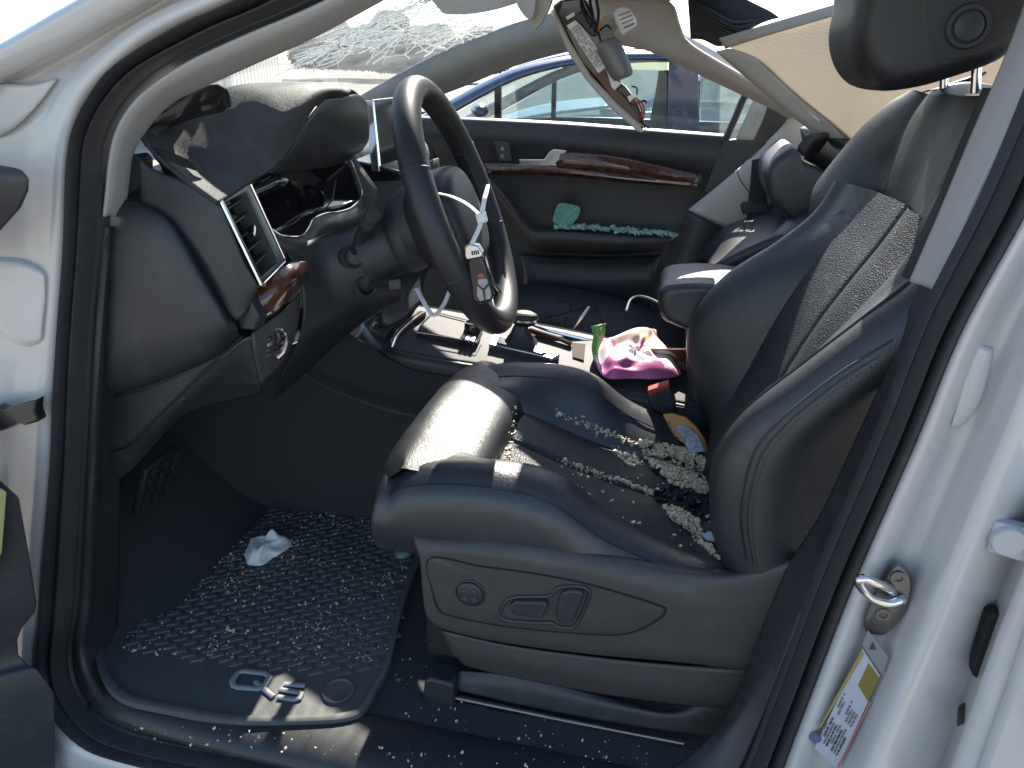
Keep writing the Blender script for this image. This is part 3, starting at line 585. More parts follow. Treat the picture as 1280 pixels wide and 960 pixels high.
# lower skirt under the trim and seat rail
sk_ = [[(553, 787, .112), (640, 806, .112), (760, 822, .112), (870, 832, .112), (960, 838, .115)], [(565, 812, .112), (650, 828, .110), (760, 848, .110), (870, 868, .110), (950, 872, .114)], [(582, 830, .125), (650, 846, .122), (760, 866, .12), (870, 880, .118), (945, 885, .118)]]
obj('skirt', loft(sk_, 40, 14), M['plastic_b'], seat, thick=.004)
s2 = [[(575, 838, .13), (655, 846, .13), (760, 872, .13), (835, 888, .13), (880, 876, .13), (930, 868, .13)], [(570, 850, .12), (655, 862, .12), (760, 882, .12), (835, 895, .12), (880, 892, .12), (920, 890, .12)], [(568, 862, .115), (655, 882, .115), (760, 902, .115), (835, 914, .115), (880, 920, .115), (920, 922, .115)]]
obj('rail_cover', loft(s2, 40, 14), M['plastic'], seat, thick=.004)
obj('seat_rail', tube([(560, 868, .125), (700, 897, .125), (790, 916, .125), (880, 934, .125)], .011, 10), M['gloss'], seat)
obj('rail_edge', tube([(570, 872, .112), (700, 899, .112), (855, 929, .112)], .0035, 8), M['steel'], seat)
obj('rail_cap', MB().prism([P(u, v, .10) for u, v in [(530, 852), (537, 848), (566, 856), (568, 887), (536, 882), (528, 876)]], (0, .05, 0)), M['plastic'], seat, bevel=.005)
obj('rail_foot', MB().prism([P(u, v, .11) for u, v in [(585, 884), (640, 896), (760, 922), (850, 942), (880, 930), (700, 900)]], (0, .06, 0)), M['black'], seat)
ub = MB().box((-.13, .40, .47), (.26, 0, 0), (0, .24, 0), (0, 0, .13)); obj('seat_base', ub, M['black'], seat, bevel=.01)
# ------------------------------------------------------------------ dashboard
dt = [[(176, 168, .10), (200, 196, .095), (236, 226, .09), (272, 253, .09)],
      [(182, 158, .13), (212, 186, .13), (250, 216, .13), (288, 243, .125)],
      [(196, 144, .17), (238, 172, .165), (276, 202, .16), (309, 230, .165)],
      [(215, 132, .20), (262, 158, .195), (298, 186, .19), (324, 221, .19)],
      [(260, 116, .24), (300, 140, .235), (328, 172, .225), (343, 209, .215)],
      [(305, 105, .29), (338, 118, .285), (358, 148, .27), (360, 190, .255)],
      [(350, 103, .37), (378, 106, .36), (392, 121, .345), (383, 150, .33)],
      [(392, 104, .47), (412, 106, .47), (418, 113, .45), (404, 124, .42)],
      [(420, 107, .58), (436, 110, .58), (438, 116, .54), (428, 122, .51)]]
dash = obj('dashboard', loft(dt, 40, 60), M['dash'], car, 'black dashboard with hooded instrument cluster and side air vent', thick=.006)
# rounded far end of the hood and its dark driver-facing underside
he = [[(404, 124, .42), (383, 150, .33), (359, 192, .255), (336, 215, .21)], [(428, 121, .52), (415, 150, .47), (392, 180, .42), (360, 215, .36)], [(446, 118, .60), (450, 150, .60), (440, 185, .58), (420, 205, .55)], [(457, 128, .64), (460, 150, .65), (459, 175, .65), (450, 188, .64)]]
obj('hood_underside', loft(he, 24, 24), M['plastic'], dash, thick=.003)
hf = [[(436, 110, .60), (446, 116, .60), (457, 128, .64)], [P(436, 110, .60)+V((-.05, .03, -.005)), P(450, 117, .62)+V((-.03, .03, 0)), P(460, 150, .65)+V((-.02, .01, 0))], [P(430, 112, .60)+V((-.12, .05, -.03)), P(450, 120, .64)+V((-.1, .05, -.03)), P(459, 175, .65)+V((-.05, .02, 0))]]
obj('hood_end', loft(hf, 16, 16), M['dash'], dash, thick=.003)
# dash top continuing across to the passenger side and to the windscreen base
ft = [[V((-1.25, .10, 1.19)), V((-1.25, .4, 1.23)), V((-1.25, .8, 1.22)), V((-1.25, 1.42, 1.17))], [V((-1.0, .11, 1.22)), V((-1.0, .3, 1.27)), V((-1.0, .8, 1.25)), V((-1.0, 1.42, 1.20))],
      [P(178, 164, .12), P(262, 118, .29), V((-.88, .8, 1.24)), V((-.9, 1.42, 1.19))], [P(178, 170, .12)+V((0, .02, -.03)), P(272, 124, .29)+V((0, .02, -.02)), V((-.80, .8, 1.22)), V((-.8, 1.42, 1.16))], [V((-.78, .15, 1.2)), V((-.76, .35, 1.2)), V((-.74, .8, 1.16)), V((-.76, 1.42, 1.08))], [V((-.8, .15, 1.0)), V((-.76, .35, 1.0)), V((-.76, .8, .95)), V((-.8, 1.42, .92))]]
obj('dash_top', loft(ft, 40, 40), M['dash'], dash, thick=.004)
# speaker grille frame by the windscreen
sp = [(182, 151), (205, 139), (240, 118), (262, 106), (272, 105), (287, 113), (286, 121), (270, 126), (240, 134), (205, 147)]
sy = [.13, .145, .175, .20, .215, .235, .23, .21, .185, .155]
sg = MB().prism([P(u, v-2, y) for (u, v), y in zip(sp, sy)], (0, 0.004, -.02))
spk = obj('speaker_frame', sg, M['gloss'], dash, bevel=.004)
obj('speaker_mesh', MB().prism([P(230+(u-230)*.72-4, 125+(v-125)*.62-4, y-.0) for (u, v), y in zip(sp, sy)], (0, .002, .004)), M['chrome'], dash, bevel=.002)
obj('sensor_eye', MB().prism([P(u, v, .235) for u, v in [(239, 116), (250, 112), (264, 119), (254, 123)]], (0, .01, .006)), M['black'], dash, bevel=.002)
# side demister slots
for i in range(4):
    a = [(181+i*3.5, 182+i*1.5, .094), (205+i*4.5, 190+i*4, .091), (250+i*1.2, 205+i*3.4, .088)]
    obj('demister_slot', tube([P(u, v, y+.006) for u, v, y in a], [.001, .0030, .001], 6, sub=14), M['black'], dash)
# small end panel next to the pillar
ep = [(157, 196), (168, 192), (176, 200), (176, 232), (172, 236), (152, 250)]
obj('end_filler', MB().prism([P(u, v, .092) for u, v in ep], (0, .03, 0)), M['plastic'], dash, bevel=.004)
# dark side panel between end cap and vent
sp2 = [[(174, 196, .092), (190, 210, .094), (236, 230, .094), (274, 256, .095)], [(176, 236, .088), (205, 248, .088), (245, 262, .088), (290, 290, .092)], [(180, 256, .09), (220, 275, .086), (262, 310, .086), (306, 330, .092)], [(200, 280, .10), (245, 312, .086), (282, 356, .086), (322, 358, .10)], [(230, 330, .11), (272, 369, .09), (297, 400, .09), (316, 372, .105)]]
obj('side_panel', loft(sp2, 24, 30), M['plastic'], dash, thick=.003)
# big end cap
ec = [[(129, 262, .055), (150, 252, .075), (176, 250, .090), (205, 262, .098)], [(128, 300, .05), (160, 275, .058), (205, 274, .070), (232, 296, .092)], [(124, 360, .05), (170, 330, .050), (235, 330, .062), (262, 350, .090)], [(121, 420, .05), (175, 390, .050), (262, 385, .060), (283, 388, .088)], [(118, 470, .055), (175, 440, .054), (268, 415, .062), (296, 408, .088)], [(118, 495, .075), (180, 474, .072), (262, 440, .076), (297, 416, .094)], [(120, 500, .10), (184, 482, .10), (264, 450, .10), (300, 420, .11)]]
obj('end_cap', loft(ec, 40, 50), M['plastic'], dash, 'large dark end cover of the dashboard', thick=.003)
# lower knee panel under the end cap
kn = [[(118, 500, .10), (184, 484, .10), (264, 452, .10), (302, 424, .115), (318, 418, .125)], [(122, 560, .10), (170, 548, .10), (240, 492, .11), (300, 455, .13), (325, 478, .15)], [(130, 600, .12), (160, 590, .13), (225, 520, .15), (285, 500, .19), (330, 490, .22)]]
obj('knee_panel', loft(kn, 40, 24), M['plastic'], dash, thick=.003)
obj('panel_gap', tube([(302, 421, .112), (262, 458, .096), (225, 494, .094), (190, 529, .093), (165, 556, .092), (140, 566, .096)], .0022, 6, sub=40), M['black'], dash)
# underside closing panel
ud = loft([[V((-.78, .10, .86)), V((-.72, .25, .88)), V((-.70, .5, .86)), V((-.72, .68, .84))], [V((-.95, .10, .78)), V((-.95, .25, .80)), V((-.95, .5, .80)), V((-.95, .68, .78))], [V((-1.3, .06, .8)), V((-1.3, .25, .84)), V((-1.3, .5, .84)), V((-1.3, .68, .8))]], 20, 16)
obj('underside', ud, M['plastic'], dash, thick=.004)
# air vent
vtl, vtr, vbr, vbl = P(271, 251, .105), P(309, 232, .205), P(353, 328, .215), P(322, 356, .115)
def vq(s, t): return vtl.lerp(vtr, s).lerp(vbl.lerp(vbr, s), t)
vn = (vtr-vtl).cross(vbl-vtl).normalized()
if vn.x < 0: vn = -vn
def frame(s0, s1, t0, t1, w, d0, d1):
    m = MB(); o = [vq(s0, t0), vq(s1, t0), vq(s1, t1), vq(s0, t1)]; i = [vq(s0+w[0], t0+w[1]), vq(s1-w[2], t0+w[1]), vq(s1-w[2], t1-w[3]), vq(s0+w[0], t1-w[3])]
    m.grid([[p+vn*d0 for p in o], [p+vn*d1 for p in o], [p+vn*d1 for p in i], [p+vn*(d0-.02) for p in i]], True); return m
obj('vent_frame', frame(0, 1, 0, 1, (.10, .05, .18, .05), -.01, .006), mat('satin_vent', (.15, .155, .15), .35, .5), dash, bevel=.002)
obj('vent_trim', tube([vq(-.01, -.01)+vn*.006, vq(-.01, 1.01)+vn*.006, vq(.06, 1.03)+vn*.006], .0042, 8), M['chrome'], dash)
obj('vent_edge', tube([vq(.02, 1.02)+vn*.007, vq(.5, 1.01)+vn*.007, vq(.95, 1.0)+vn*.007, vq(1.0, .96)+vn*.007, vq(1.0, .5)+vn*.007, vq(1.0, 0)+vn*.007], .0016, 6), M['chrome2'], dash)
obj('vent_duct', MB().prism([vq(s, t)-vn*.045 for s, t in ((.1, .05), (.82, .05), (.82, .95), (.1, .95))], -vn*.004), M['black'], dash)
for k in range(5):
    t = .12+.17*k
    a, b_ = vq(.11, t+.03), vq(.81, t+.0); hh = (vq(.5, t+.06)-vq(.5, t))*.32
    obj('vent_slat', MB().prism([a-hh-vn*.004, b_-hh-vn*.004, b_+hh*.2-vn*.028, a+hh*.2-vn*.028], (vq(.5, .02)-vq(.5, 0))*.8), M['plastic_b'], dash)
obj('vent_tab', MB().box(vq(.5, .47)+vn*.002, (vq(.62, .4)-vq(.5, .47))*.55, (vq(.5, .52)-vq(.5, .47))*.5, vn*.006), M['chrome'], dash, bevel=.0015)
# cluster cavity: dark bowl, glass, chrome outline
cv_ = [[(309, 233, .215), (340, 216, .25), (372, 190, .33), (395, 172, .42), (425, 190, .55), (440, 205, .60)], [(318, 255, .24), (345, 235, .30), (375, 215, .38), (400, 205, .46), (425, 215, .55), (446, 232, .60)], [(330, 278, .24), (352, 262, .31), (380, 248, .39), (405, 240, .46), (430, 240, .54), (449, 250, .58)], [(345, 294, .25), (365, 285, .31), (385, 272, .36), (407, 264, .44), (432, 260, .52), (450, 252, .57)]]
cvp = [[P(*p)+V((-.07*math.sin(math.pi*i/3.0)-.01, 0, 0)) for p in r] for i, r in enumerate(cv_)]
obj('cluster_bowl', loft(cvp, 36, 24), M['screen'], dash, 'dark instrument cluster in its bowl', thick=.002)
co_ = [(306, 233, .205), (316, 255, .22), (331, 280, .235), (344, 292, .245), (358, 296, .26), (374, 295, .29), (383, 285, .32), (389, 274, .345), (404, 267, .39), (420, 265, .44), (436, 260, .49), (447, 250, .53), (450, 240, .55), (445, 222, .56), (436, 200, .565)]
obj('cluster_trim', tube([P(*p)+V((.004, 0, 0)) for p in co_], .0022, 8, sub=70), M['chrome2'], dash)
cs = [[P(*p)+V((.002, 0, -.002)) for p in co_[1:13]], [P(u, v+8, y)+V((.012, 0, -.004)) for u, v, y in co_[1:13]], [P(u+3, v+17, y)+V((.004, 0, -.008)) for u, v, y in co_[1:13]], [P(u+3, v+30, y)+V((-.03, 0, -.01)) for u, v, y in co_[1:13]]]
obj('cluster_surround', loft(cs, 50, 14), M['plastic_b'], dash, thick=.003)
obj('cluster_inner_rim', tube([P(u, v, y) for u, v, y in [(352, 285, .30), (362, 276, .32), (385, 264, .38), (402, 262, .42), (414, 252, .46), (418, 235, .47), (420, 225, .47)]], .0016, 6, sub=40), M['plastic_b'], dash)
obj('trim_blade', MB().prism([P(*p) for p in ((433, 196, .58), (437, 195, .585), (466, 236, .56), (462, 262, .53), (452, 254, .54))], (.006, .01, 0)), M['plastic_b'], dash, bevel=.002)
# wood trim and light switch panel
wd = [[(312, 372, .12), (334, 352, .15), (356, 333, .19), (381, 327, .25)], [(318, 386, .115), (344, 366, .145), (368, 344, .19), (384, 336, .25)], [(324, 400, .125), (342, 390, .15), (366, 366, .20), (382, 348, .26)]]
obj('wood_trim', loft(wd, 24, 14), M['wood'], dash, 'glossy brown wood strip under the side vent', thick=.004)
obj('wood_edge', tube([(321, 402, .118), (326, 396, .122), (342, 389, .145)], .003, 6), M['chrome2'], dash)
obj('hex_end', MB().prism([P(u, v, .10) for u, v in [(290, 385), (302, 372), (312, 374), (324, 397), (318, 414), (300, 412)]], (.0, .03, 0)), M['plastic'], dash, bevel=.004)
lp = [[(314, 416, .118), (334, 402, .15), (353, 388, .18), (374, 366, .23)], [(316, 437, .118), (340, 428, .15), (360, 410, .185), (372, 395, .23)], [(325, 478, .14), (340, 466, .16), (352, 452, .185), (366, 425, .225)]]
obj('switch_plate', loft(lp, 20, 20), M['plastic_b'], dash, thick=.003)
obj('light_dial', tube([(343, 412, .155), (351, 413, .165), (356, 424, .172), (354, 438, .17), (346, 447, .16)], .005, 8, sub=24), M['chrome'], dash)
obj('light_dial_face', MB().prism([P(u, v, .152) for u, v in [(339, 414), (347, 413), (351, 424), (349, 438), (340, 444)]], (0, .02, 0)), M['gloss'], dash, bevel=.004)
for k in range(4): obj('light_button', MB().prism([P(u, v+k*6.5, .138-.0*k) for u, v in [(331, 424), (337, 422), (337, 426.5), (331, 428.5)]], (0, .01, 0)), M['silver'] if k in (1,) else M['plastic_b'], dash, bevel=.001)
# infotainment screen
sq = [P(466, 127, .70), P(475, 213, .66)]
back_ = V((-.012, .30, 0))
obj('screen', MB().prism([sq[0], sq[0]+back_, sq[1]+back_, sq[1]], (-.014, 0, 0)), M['screen'], dash, 'dark infotainment screen behind the steering wheel', bevel=.002)
obj('screen_edge', MB().prism([sq[0]+V((.001, -.006, .002)), sq[0]+V((.002, .004, .002)), sq[1]+V((.002, .004, -.002)), sq[1]+V((.001, -.006, -.002))], (-.018, 0, 0)), M['chrome'], dash, bevel=.001)
obj('screen_top_edge', tube([sq[0]+V((0, -.004, .002)), sq[0]+back_+V((0, 0, .002))], .002, 6), M['chrome'], dash)
obj('screen_base', MB().prism([P(u, v, .66) for u, v in [(440, 200), (470, 206), (500, 214), (500, 226), (456, 228), (446, 214)]], (-.03, .25, 0)), M['gloss'], dash, bevel=.004)
cen = loft([[P(455, 225, .62), V((-.68, .7, 1.14)), V((-.68, .95, 1.14)), V((-.72, 1.3, 1.12))], [P(468, 300, .60), V((-.67, .7, .98)), V((-.67, .95, .98)), V((-.72, 1.3, .98))], [P(478, 372, .64), V((-.68, .72, .86)), V((-.68, .95, .86)), V((-.74, 1.3, .84))], [P(470, 410, .66), V((-.66, .74, .79)), V((-.66, .95, .79)), V((-.8, 1.3, .7))]], 30, 30)
obj('centre_stack', cen, M['plastic'], dash, thick=.004)
# panel below the cluster around the column (with stalk openings)
bl = [[(356, 312, .25), (400, 296, .32), (440, 282, .34), (470, 266, .35)], [(376, 360, .24), (410, 340, .30), (450, 330, .325), (486, 318, .35)], [(374, 420, .24), (420, 392, .32), (465, 376, .36), (505, 366, .42)], [(345, 478, .26), (390, 440, .36), (430, 408, .46), (478, 384, .54)], [(340, 500, .34), (385, 462, .44), (425, 425, .54), (462, 394, .62)]]
obj('column_panel', loft(bl, 30, 30), M['plastic'], dash, thick=.003)
# steering column shroud and stalks
WS = .92; WC = CAM+(V((-.399, .463, 1.131))-CAM)*WS; WT, WY, WR = .377, -.10, .2187*WS
WL = V((math.sin(WY), math.cos(WY), 0)); WD = V((math.sin(WT), 0, -math.cos(WT))); WD = (WD-WL*WD.dot(WL)).normalized(); WN = WL.cross(WD)
if WN.x < 0: WN = -WN       # towards the driver
def W(a, b_, n): return WC + WL*a + WD*b_ + WN*n
shr = []
for n, s, dz in ((-.19, .05, .02), (-.135, .05, .016), (-.128, .055, .014), (-.115, .062, .010), (-.075, .068, .0), (-.062, .064, 0)):
    shr.append([W(.95*s*math.cos(q), dz+s*1.05*math.sin(q), n) for q in np.linspace(0, 2*math.pi, 16, endpoint=False)])
col_ = obj('steering_column', MB().rings(shr, 40, 30), M['plastic'], car, 'black steering column shroud with stalks')
for u, v, y, r in ((440, 321, .318, .021), (457, 358, .328, .020)):
    obj('stalk_ring', MB().lathe(P(u, v, y), V((.75, -.6, .25)), [(-.02, r), (.004, r), (.006, r*.95), (.004, r*.78), (-.03, r*.75), (-.03, 0)], 30), M['plastic_b'], col_)
obj('stalk', tube([P(440, 322, .345), P(448, 305, .31), P(456, 285, .285), P(464, 272, .265)], [.008, .009, .012, .013], 12, sub=16), M['plastic'], col_)
obj('stalk_tip', tube([P(460, 279, .275), P(467, 268, .26)], [.0145, .012], 12), M['plastic_b'], col_)
obj('stalk', tube([P(457, 358, .35), P(480, 352, .32), P(496, 350, .30)], [.007, .009, .010], 12, sub=12), M['plastic'], col_)
obj('stalk_tip', MB().box(P(496, 354, .295), (.012, 0, .002), (0, .012, 0), (-.001, 0, .010)), M['plastic'], col_, bevel=.003)
# pedals
pd = MB()
o0 = P(212, 598, .30)
ped = obj('footrest_pedal', MB().prism([o0+V((-.05, -.06, -.07)), o0+V((-.05, .05, -.07)), o0+V((-.0, .05, .05)), o0+V((-.0, -.06, .05))], (-.012, 0, .008)), M['rubber'], car, bevel=.004)
for i in range(4):
    for j in range(3):
        p = o0+V((-.042+.042*i/3.2, -.045+.038*j, -.05+.1*i/3.4)); obj('pedal_stud', MB().box(p+V((.005, 0, 0)), (.003, 0, -.001), (0, .006, .004), (.002, -.003, .008)), M['rubber'], ped, bevel=.001)
# ------------------------------------------------------------------ steering wheel
def rim(a0, a1, n, r=.0235):
    return tube([W(WR*math.cos(q), WR*math.sin(q), 0) for q in np.linspace(a0, a1, n)], r, 16, flat=.95)
sw_ = obj('steering_wheel', tube([W(WR*math.cos(q), WR*math.sin(q), 0) for q in np.linspace(0, 2*math.pi, 90, endpoint=False)], .0225, 18, closed=True), M['leather_flat'], car, 'black leather steering wheel with a key tied on')
# grip joints (stitched ring seams)
for q in (math.pi-.35, math.pi+.45, .35, -.45):
    c_ = W(WR*math.cos(q), WR*math.sin(q), 0); t_ = (WL*-math.sin(q)+WD*math.cos(q))
    obj('grip_seam', MB().lathe(c_, t_, [(-.001, .0226), (0, .0233), (.001, .0226)], 24), M['rubber'], sw_)
ist = MB()
for k in range(110):
    q = -1.0+2.0*k/110
    c_ = W((WR-.0215)*math.cos(q), (WR-.0215)*math.sin(q), .008); t_ = (WL*-math.sin(q)+WD*math.cos(q))
    ist.tube([c_-t_*.0012-WN*.0035, c_+t_*.0012+WN*.0035], .0009, 4)
obj('rim_stitching', ist, M['plastic_b'], sw_)['kind'] = 'stuff'
# hub / airbag cover and spokes
hb = []
for n, s in ((-.075, .80), (-.05, .98), (-.02, 1.0), (.002, .96), (.014, .82), (.018, .5)):
    hb.append([W(.104*s*math.copysign(abs(math.cos(q))**.75, math.cos(q)), .010+.086*s*math.copysign(abs(math.sin(q))**.75, math.sin(q)), n) for q in np.linspace(0, 2*math.pi, 20, endpoint=False)])
obj('airbag_cover', MB().rings(hb, 48, 24), M['leather_flat'], sw_)
obj('hub_back', MB().rings([[W(.075*s*math.cos(q), .07*s*math.sin(q), n) for q in np.linspace(0, 2*math.pi, 14, endpoint=False)] for n, s in ((-.10, .9), (-.06, 1.05))], 30), M['plastic'], sw_)
for sg in (-1, 1):
    sp_ = [[W(sg*.075, -.012, .004), W(sg*.10, -.018, .0), W(sg*.15, -.020, -.006), W(sg*.19, -.026, -.004)], [W(sg*.075, .03, .006), W(sg*.10, .028, .002), W(sg*.15, .024, -.004), W(sg*.19, .020, -.002)]]
    obj('spoke', loft(sp_, 20, 6), M['plastic'], sw_, thick=.016)
for sg in (-1, 1):
    obj('lower_spoke', loft([[W(sg*.030, .075, .0), W(sg*.028, .12, -.006), W(sg*.045, .16, -.008), W(sg*.07, .187, -.004)], [W(sg*.052, .07, .0), W(sg*.046, .12, -.004), W(sg*.066, .155, -.006), W(sg*.10, .172, -.004)]], 20, 6), M['gloss'], sw_, thick=.012)
    obj('spoke_liner', tube([W(sg*.030, .08, .004), W(sg*.028, .12, .0), W(sg*.045, .16, -.002), W(sg*.066, .185, .0)], .0022, 6, sub=20), M['chrome'], sw_)
# ------------------------------------------------------------------ centre console
KZ = .775
KA, KB_, KC = P(490, 436, .68), P(640, 462, .68), P(565, 392, .88)
KN = (KB_-KA).cross(KC-KA).normalized()
if KN.z < 0: KN = -KN
def K(u, v, z=KZ): return PP(u, v, KA+KN*(z-KZ), KN)
ed = [(452, 402), (470, 424), (490, 437), (545, 452), (640, 463), (730, 486), (800, 503), (900, 530)]
nr_ = [K(*p) for p in ed]; nr_ = [V((p.x, max(p.y, .678), p.z)) for p in nr_]
con = obj('console', loft([nr_, [p+V((0, -.010, -.014)) for p in nr_], [V((p.x, .668, p.z-.06)) for p in nr_], [V((p.x, .664, .55)) for p in nr_], [V((p.x, .662, .30)) for p in nr_]], 50, 30), M['plastic'], car, 'black centre console with shifter and wood trim', thick=.004)
fr2 = [K(470, 392), K(500, 386), K(532, 385), K(600, 396), K(680, 408), K(760, 424), K(830, 436), K(900, 445)]
top = loft([nr_, [p.lerp(q, .3)+KN*.002 for p, q in zip(nr_, fr2)], [p.lerp(q, .7)+KN*.002 for p, q in zip(nr_, fr2)], fr2, [p+V((0, .012, -.04)) for p in fr2], [p+V((0, .012, -.4)) for p in fr2]], 40, 30)
obj('console_top', top, M['console'], con, thick=.004)
def kq(px, h=.006, z=KZ+.004, d=.01): return MB().prism([K(u, v, z+h) for u, v in px], KN*(-d-h))
# forward wood band, start button, trim outline, storage lid
obj('wood_band', kq([(488, 425), (497, 410), (515, 395), (525, 388), (533, 389), (520, 398), (501, 413), (492, 433)], .012), M['wood'], con, bevel=.002)
obj('band_edge', tube([K(490, 434, KZ+.016), K(496, 420, KZ+.016), K(510, 405, KZ+.016), K(528, 391, KZ+.016)], .0022, 6, sub=20), M['chrome'], con)
obj('button_pad', kq([(462, 408), (470, 396), (478, 396), (492, 408), (480, 422), (474, 418)], .014), M['plastic'], con, bevel=.002)
obj('start_button', MB().lathe(K(473, 407, KZ+.02), V((.1, -.35, 1)), [(-.006, .013), (.002, .013), (.003, .0115), (.003, 0)], 24), M['chrome'], con)
obj('lid', kq([(521, 413), (532, 398), (545, 391), (585, 400), (604, 405), (601, 418), (596, 428)], .010), M['console'], con, bevel=.002)
obj('lid_edge', tube([K(u, v, KZ+.017) for u, v in [(521, 414), (526, 405), (538, 393), (548, 391), (590, 402)]], .0015, 6), M['chrome'], con)
obj('lid_edge', tube([K(u, v, KZ+.017) for u, v in [(521, 415), (560, 421), (597, 428), (604, 416)]], .0012, 6), M['chrome'], con)
kc = K(591, 410, KZ+.018)
obj('control_dial', MB().lathe(kc, V((0, 0, 1)), [(-.01, .021), (.004, .021), (.012, .020), (.015, .0185), (.015, .016), (.012, .014), (.0125, 0)], 32), M['gloss'], con)
obj('dial_ring', MB().lathe(kc, V((0, 0, 1)), [(.0145, .0205), (.0165, .0195), (.0165, .018), (.0145, .0178)], 32), M['chrome'], con)
for i in range(3): obj('dial_button', kq([(578+i*6, 417+i*1.5), (583+i*6, 418.5+i*1.5), (580+i*6, 424+i*1.5), (575+i*6, 422+i*1.5)], .016), M['chrome'] if i else M['gloss'], con, bevel=.001)
# shifter gate and lever
obj('shift_gate', kq([(611, 430), (617, 416), (672, 433), (700, 442), (690, 448), (662, 441)], .012), M['chrome'], con, bevel=.002)
obj('shift_plate', kq([(620, 428), (624, 419), (668, 434), (684, 440), (676, 442), (662, 438)], .016), M['gloss'], con, bevel=.001)
sb_ = K(650, 428, KZ+.012)
obj('shift_boot', MB().rings([[sb_+V((r*1.25*math.copysign(abs(math.cos(q))**.6, math.cos(q)), r*math.copysign(abs(math.sin(q))**.6, math.sin(q)), h)) for q in np.linspace(0, 2*math.pi, 16, endpoint=False)] for r, h in ((.034, 0), (.030, .006), (.020, .022), (.013, .042))], 32, 14), M['leather_flat'], con)
kt = K(655, 396, KZ+.062)
kb = [[kt+V((a*math.cos(q)*1.5, a*math.sin(q), h)) for q in np.linspace(0, 2*math.pi, 14, endpoint=False)] for a, h in ((.010, -.024), (.019, -.016), (.0225, -.004), (.022, .006), (.013, .013))]
obj('shift_knob', MB().rings(kb, 32, 18), M['leather_flat'], con)
obj('knob_trim', MB().rings([[kt+V((.0228*math.cos(q)*1.5, .0228*math.sin(q), h)) for q in np.linspace(0, 2*math.pi, 14, endpoint=False)] for h in (-.009, -.004)], 30), M['chrome'], con)
obj('knob_pin', tube([kt+V((0, 0, -.018)), sb_+V((0, 0, .03))], .009, 10), M['chrome'], con)
# cup holder tray, far side wood rail and chrome strips
obj('tray', kq([(668, 420), (676, 415), (748, 437), (795, 452), (800, 470), (770, 476), (720, 460), (696, 440)], .006, KZ-.01), M['silver'], con, bevel=.002)
obj('tray_mat', kq([(715, 428), (732, 430), (730, 450), (716, 446)], .002, KZ+.002, .006), mat('dusty_mat', (.075, .055, .04), .9, bump=('noise', 300, .6)), con)
obj('wood_rail', tube([K(662, 412, KZ+.012), K(700, 424, KZ+.01), K(714, 430, KZ+.008)], .006, 8), M['wood'], con)
obj('far_strip', tube([K(664, 405, KZ+.012), K(690, 414, KZ+.012), K(740, 426, KZ+.0), K(800, 436, KZ-.01), K(858, 440, KZ-.015)], .005, 8, sub=24), M['chrome'], con)
obj('rear_wood', MB().prism([P(u, v, .80) for u, v in [(800, 437), (858, 437), (862, 466), (838, 462)]], (0, .01, 0)), M['wood'], con, bevel=.002)
# armrest
ao = [(822, 368), (828, 357), (845, 353), (880, 352), (920, 356), (950, 365), (950, 410), (900, 415), (865, 412), (838, 402), (826, 393)]
ap = [P(u, v, .70) for u, v in ao]; ac = sum(ap, V())/len(ap)
def ar(y, s): return [V((ac.x+(p.x-ac.x)*s, y, ac.z+(p.z-ac.z)*s)) for p in ap]
obj('armrest', MB().rings([ar(.675, .5), ar(.675, .8), ar(.685, .95), ar(.70, 1), ar(.78, 1), ar(.86, 1), ar(.875, .9)], 44, 26), M['leather'], con, 'black padded centre armrest')
obj('armrest_seam', tube([P(u, v, .684) for u, v in [(824, 388), (840, 396), (866, 400), (900, 402)]], .0014, 5, sub=20), M['leather_flat'], con)
obj('armrest_base', MB().prism([P(u, v, .70) for u, v in [(856, 404), (874, 412), (950, 414), (960, 540), (862, 540)]], (0, .16, 0)), M['plastic'], con, bevel=.006)
# belt buckle by the console
bkl = obj('buckle', MB().prism([P(u, v, .655) for u, v in [(810, 492), (836, 481), (844, 500), (848, 545), (826, 545)]], (0, .022, 0)), M['plastic'], car, 'black seat belt buckle with red button beside the console', bevel=.004)
obj('release_button', MB().prism([P(u, v, .652) for u, v in [(809, 489), (836, 480), (838, 485), (811, 495)]], (0, .02, .004)), mat('red_button', (.30, .03, .02), .5), bkl, bevel=.002)
# ------------------------------------------------------------------ passenger side
def PS(u, v, z=.70): return PZ(u, v, z)
ps = [[V((-.50, .93, .60)), V((-.51, 1.1, .60)), V((-.50, 1.32, .60)), V((-.48, 1.42, .58))],
      [V((-.52, .92, .70)), V((-.54, 1.1, .70)), V((-.53, 1.32, .70)), V((-.50, 1.42, .66))],
      [V((-.48, .93, .745)), V((-.50, 1.1, .735)), V((-.48, 1.32, .745)), V((-.46, 1.42, .70))],
      [V((-.30, .93, .745)), V((-.30, 1.1, .70)), V((-.30, 1.32, .745)), V((-.30, 1.42, .70))],
      [V((-.05, .93, .70)), V((-.05, 1.1, .64)), V((-.05, 1.32, .70)), V((-.05, 1.42, .64))],
      [V((.2, .93, .62)), V((.2, 1.1, .58)), V((.2, 1.32, .62)), V((.2, 1.42, .6))]]
pseat = obj('passenger_seat', loft(ps, 40, 50), M['leather'], car, 'black leather passenger seat cushion beyond the console')
pb = [[V((.22, .92, .6)), V((.16, 1.0, .6)), V((.18, 1.15, .6)), V((.16, 1.32, .6)), V((.24, 1.42, .6))], [V((.28, .92, .85)), V((.16, .99, .85)), V((.26, 1.15, .85)), V((.16, 1.33, .85)), V((.3, 1.42, .85))], [V((.40, .94, 1.1)), V((.36, 1.0, 1.1)), V((.4, 1.15, 1.1)), V((.36, 1.30, 1.1)), V((.42, 1.38, 1.1))]]
obj('passenger_backrest', loft(pb, 30, 24), M['leather'], pseat, thick=.05, off=1)
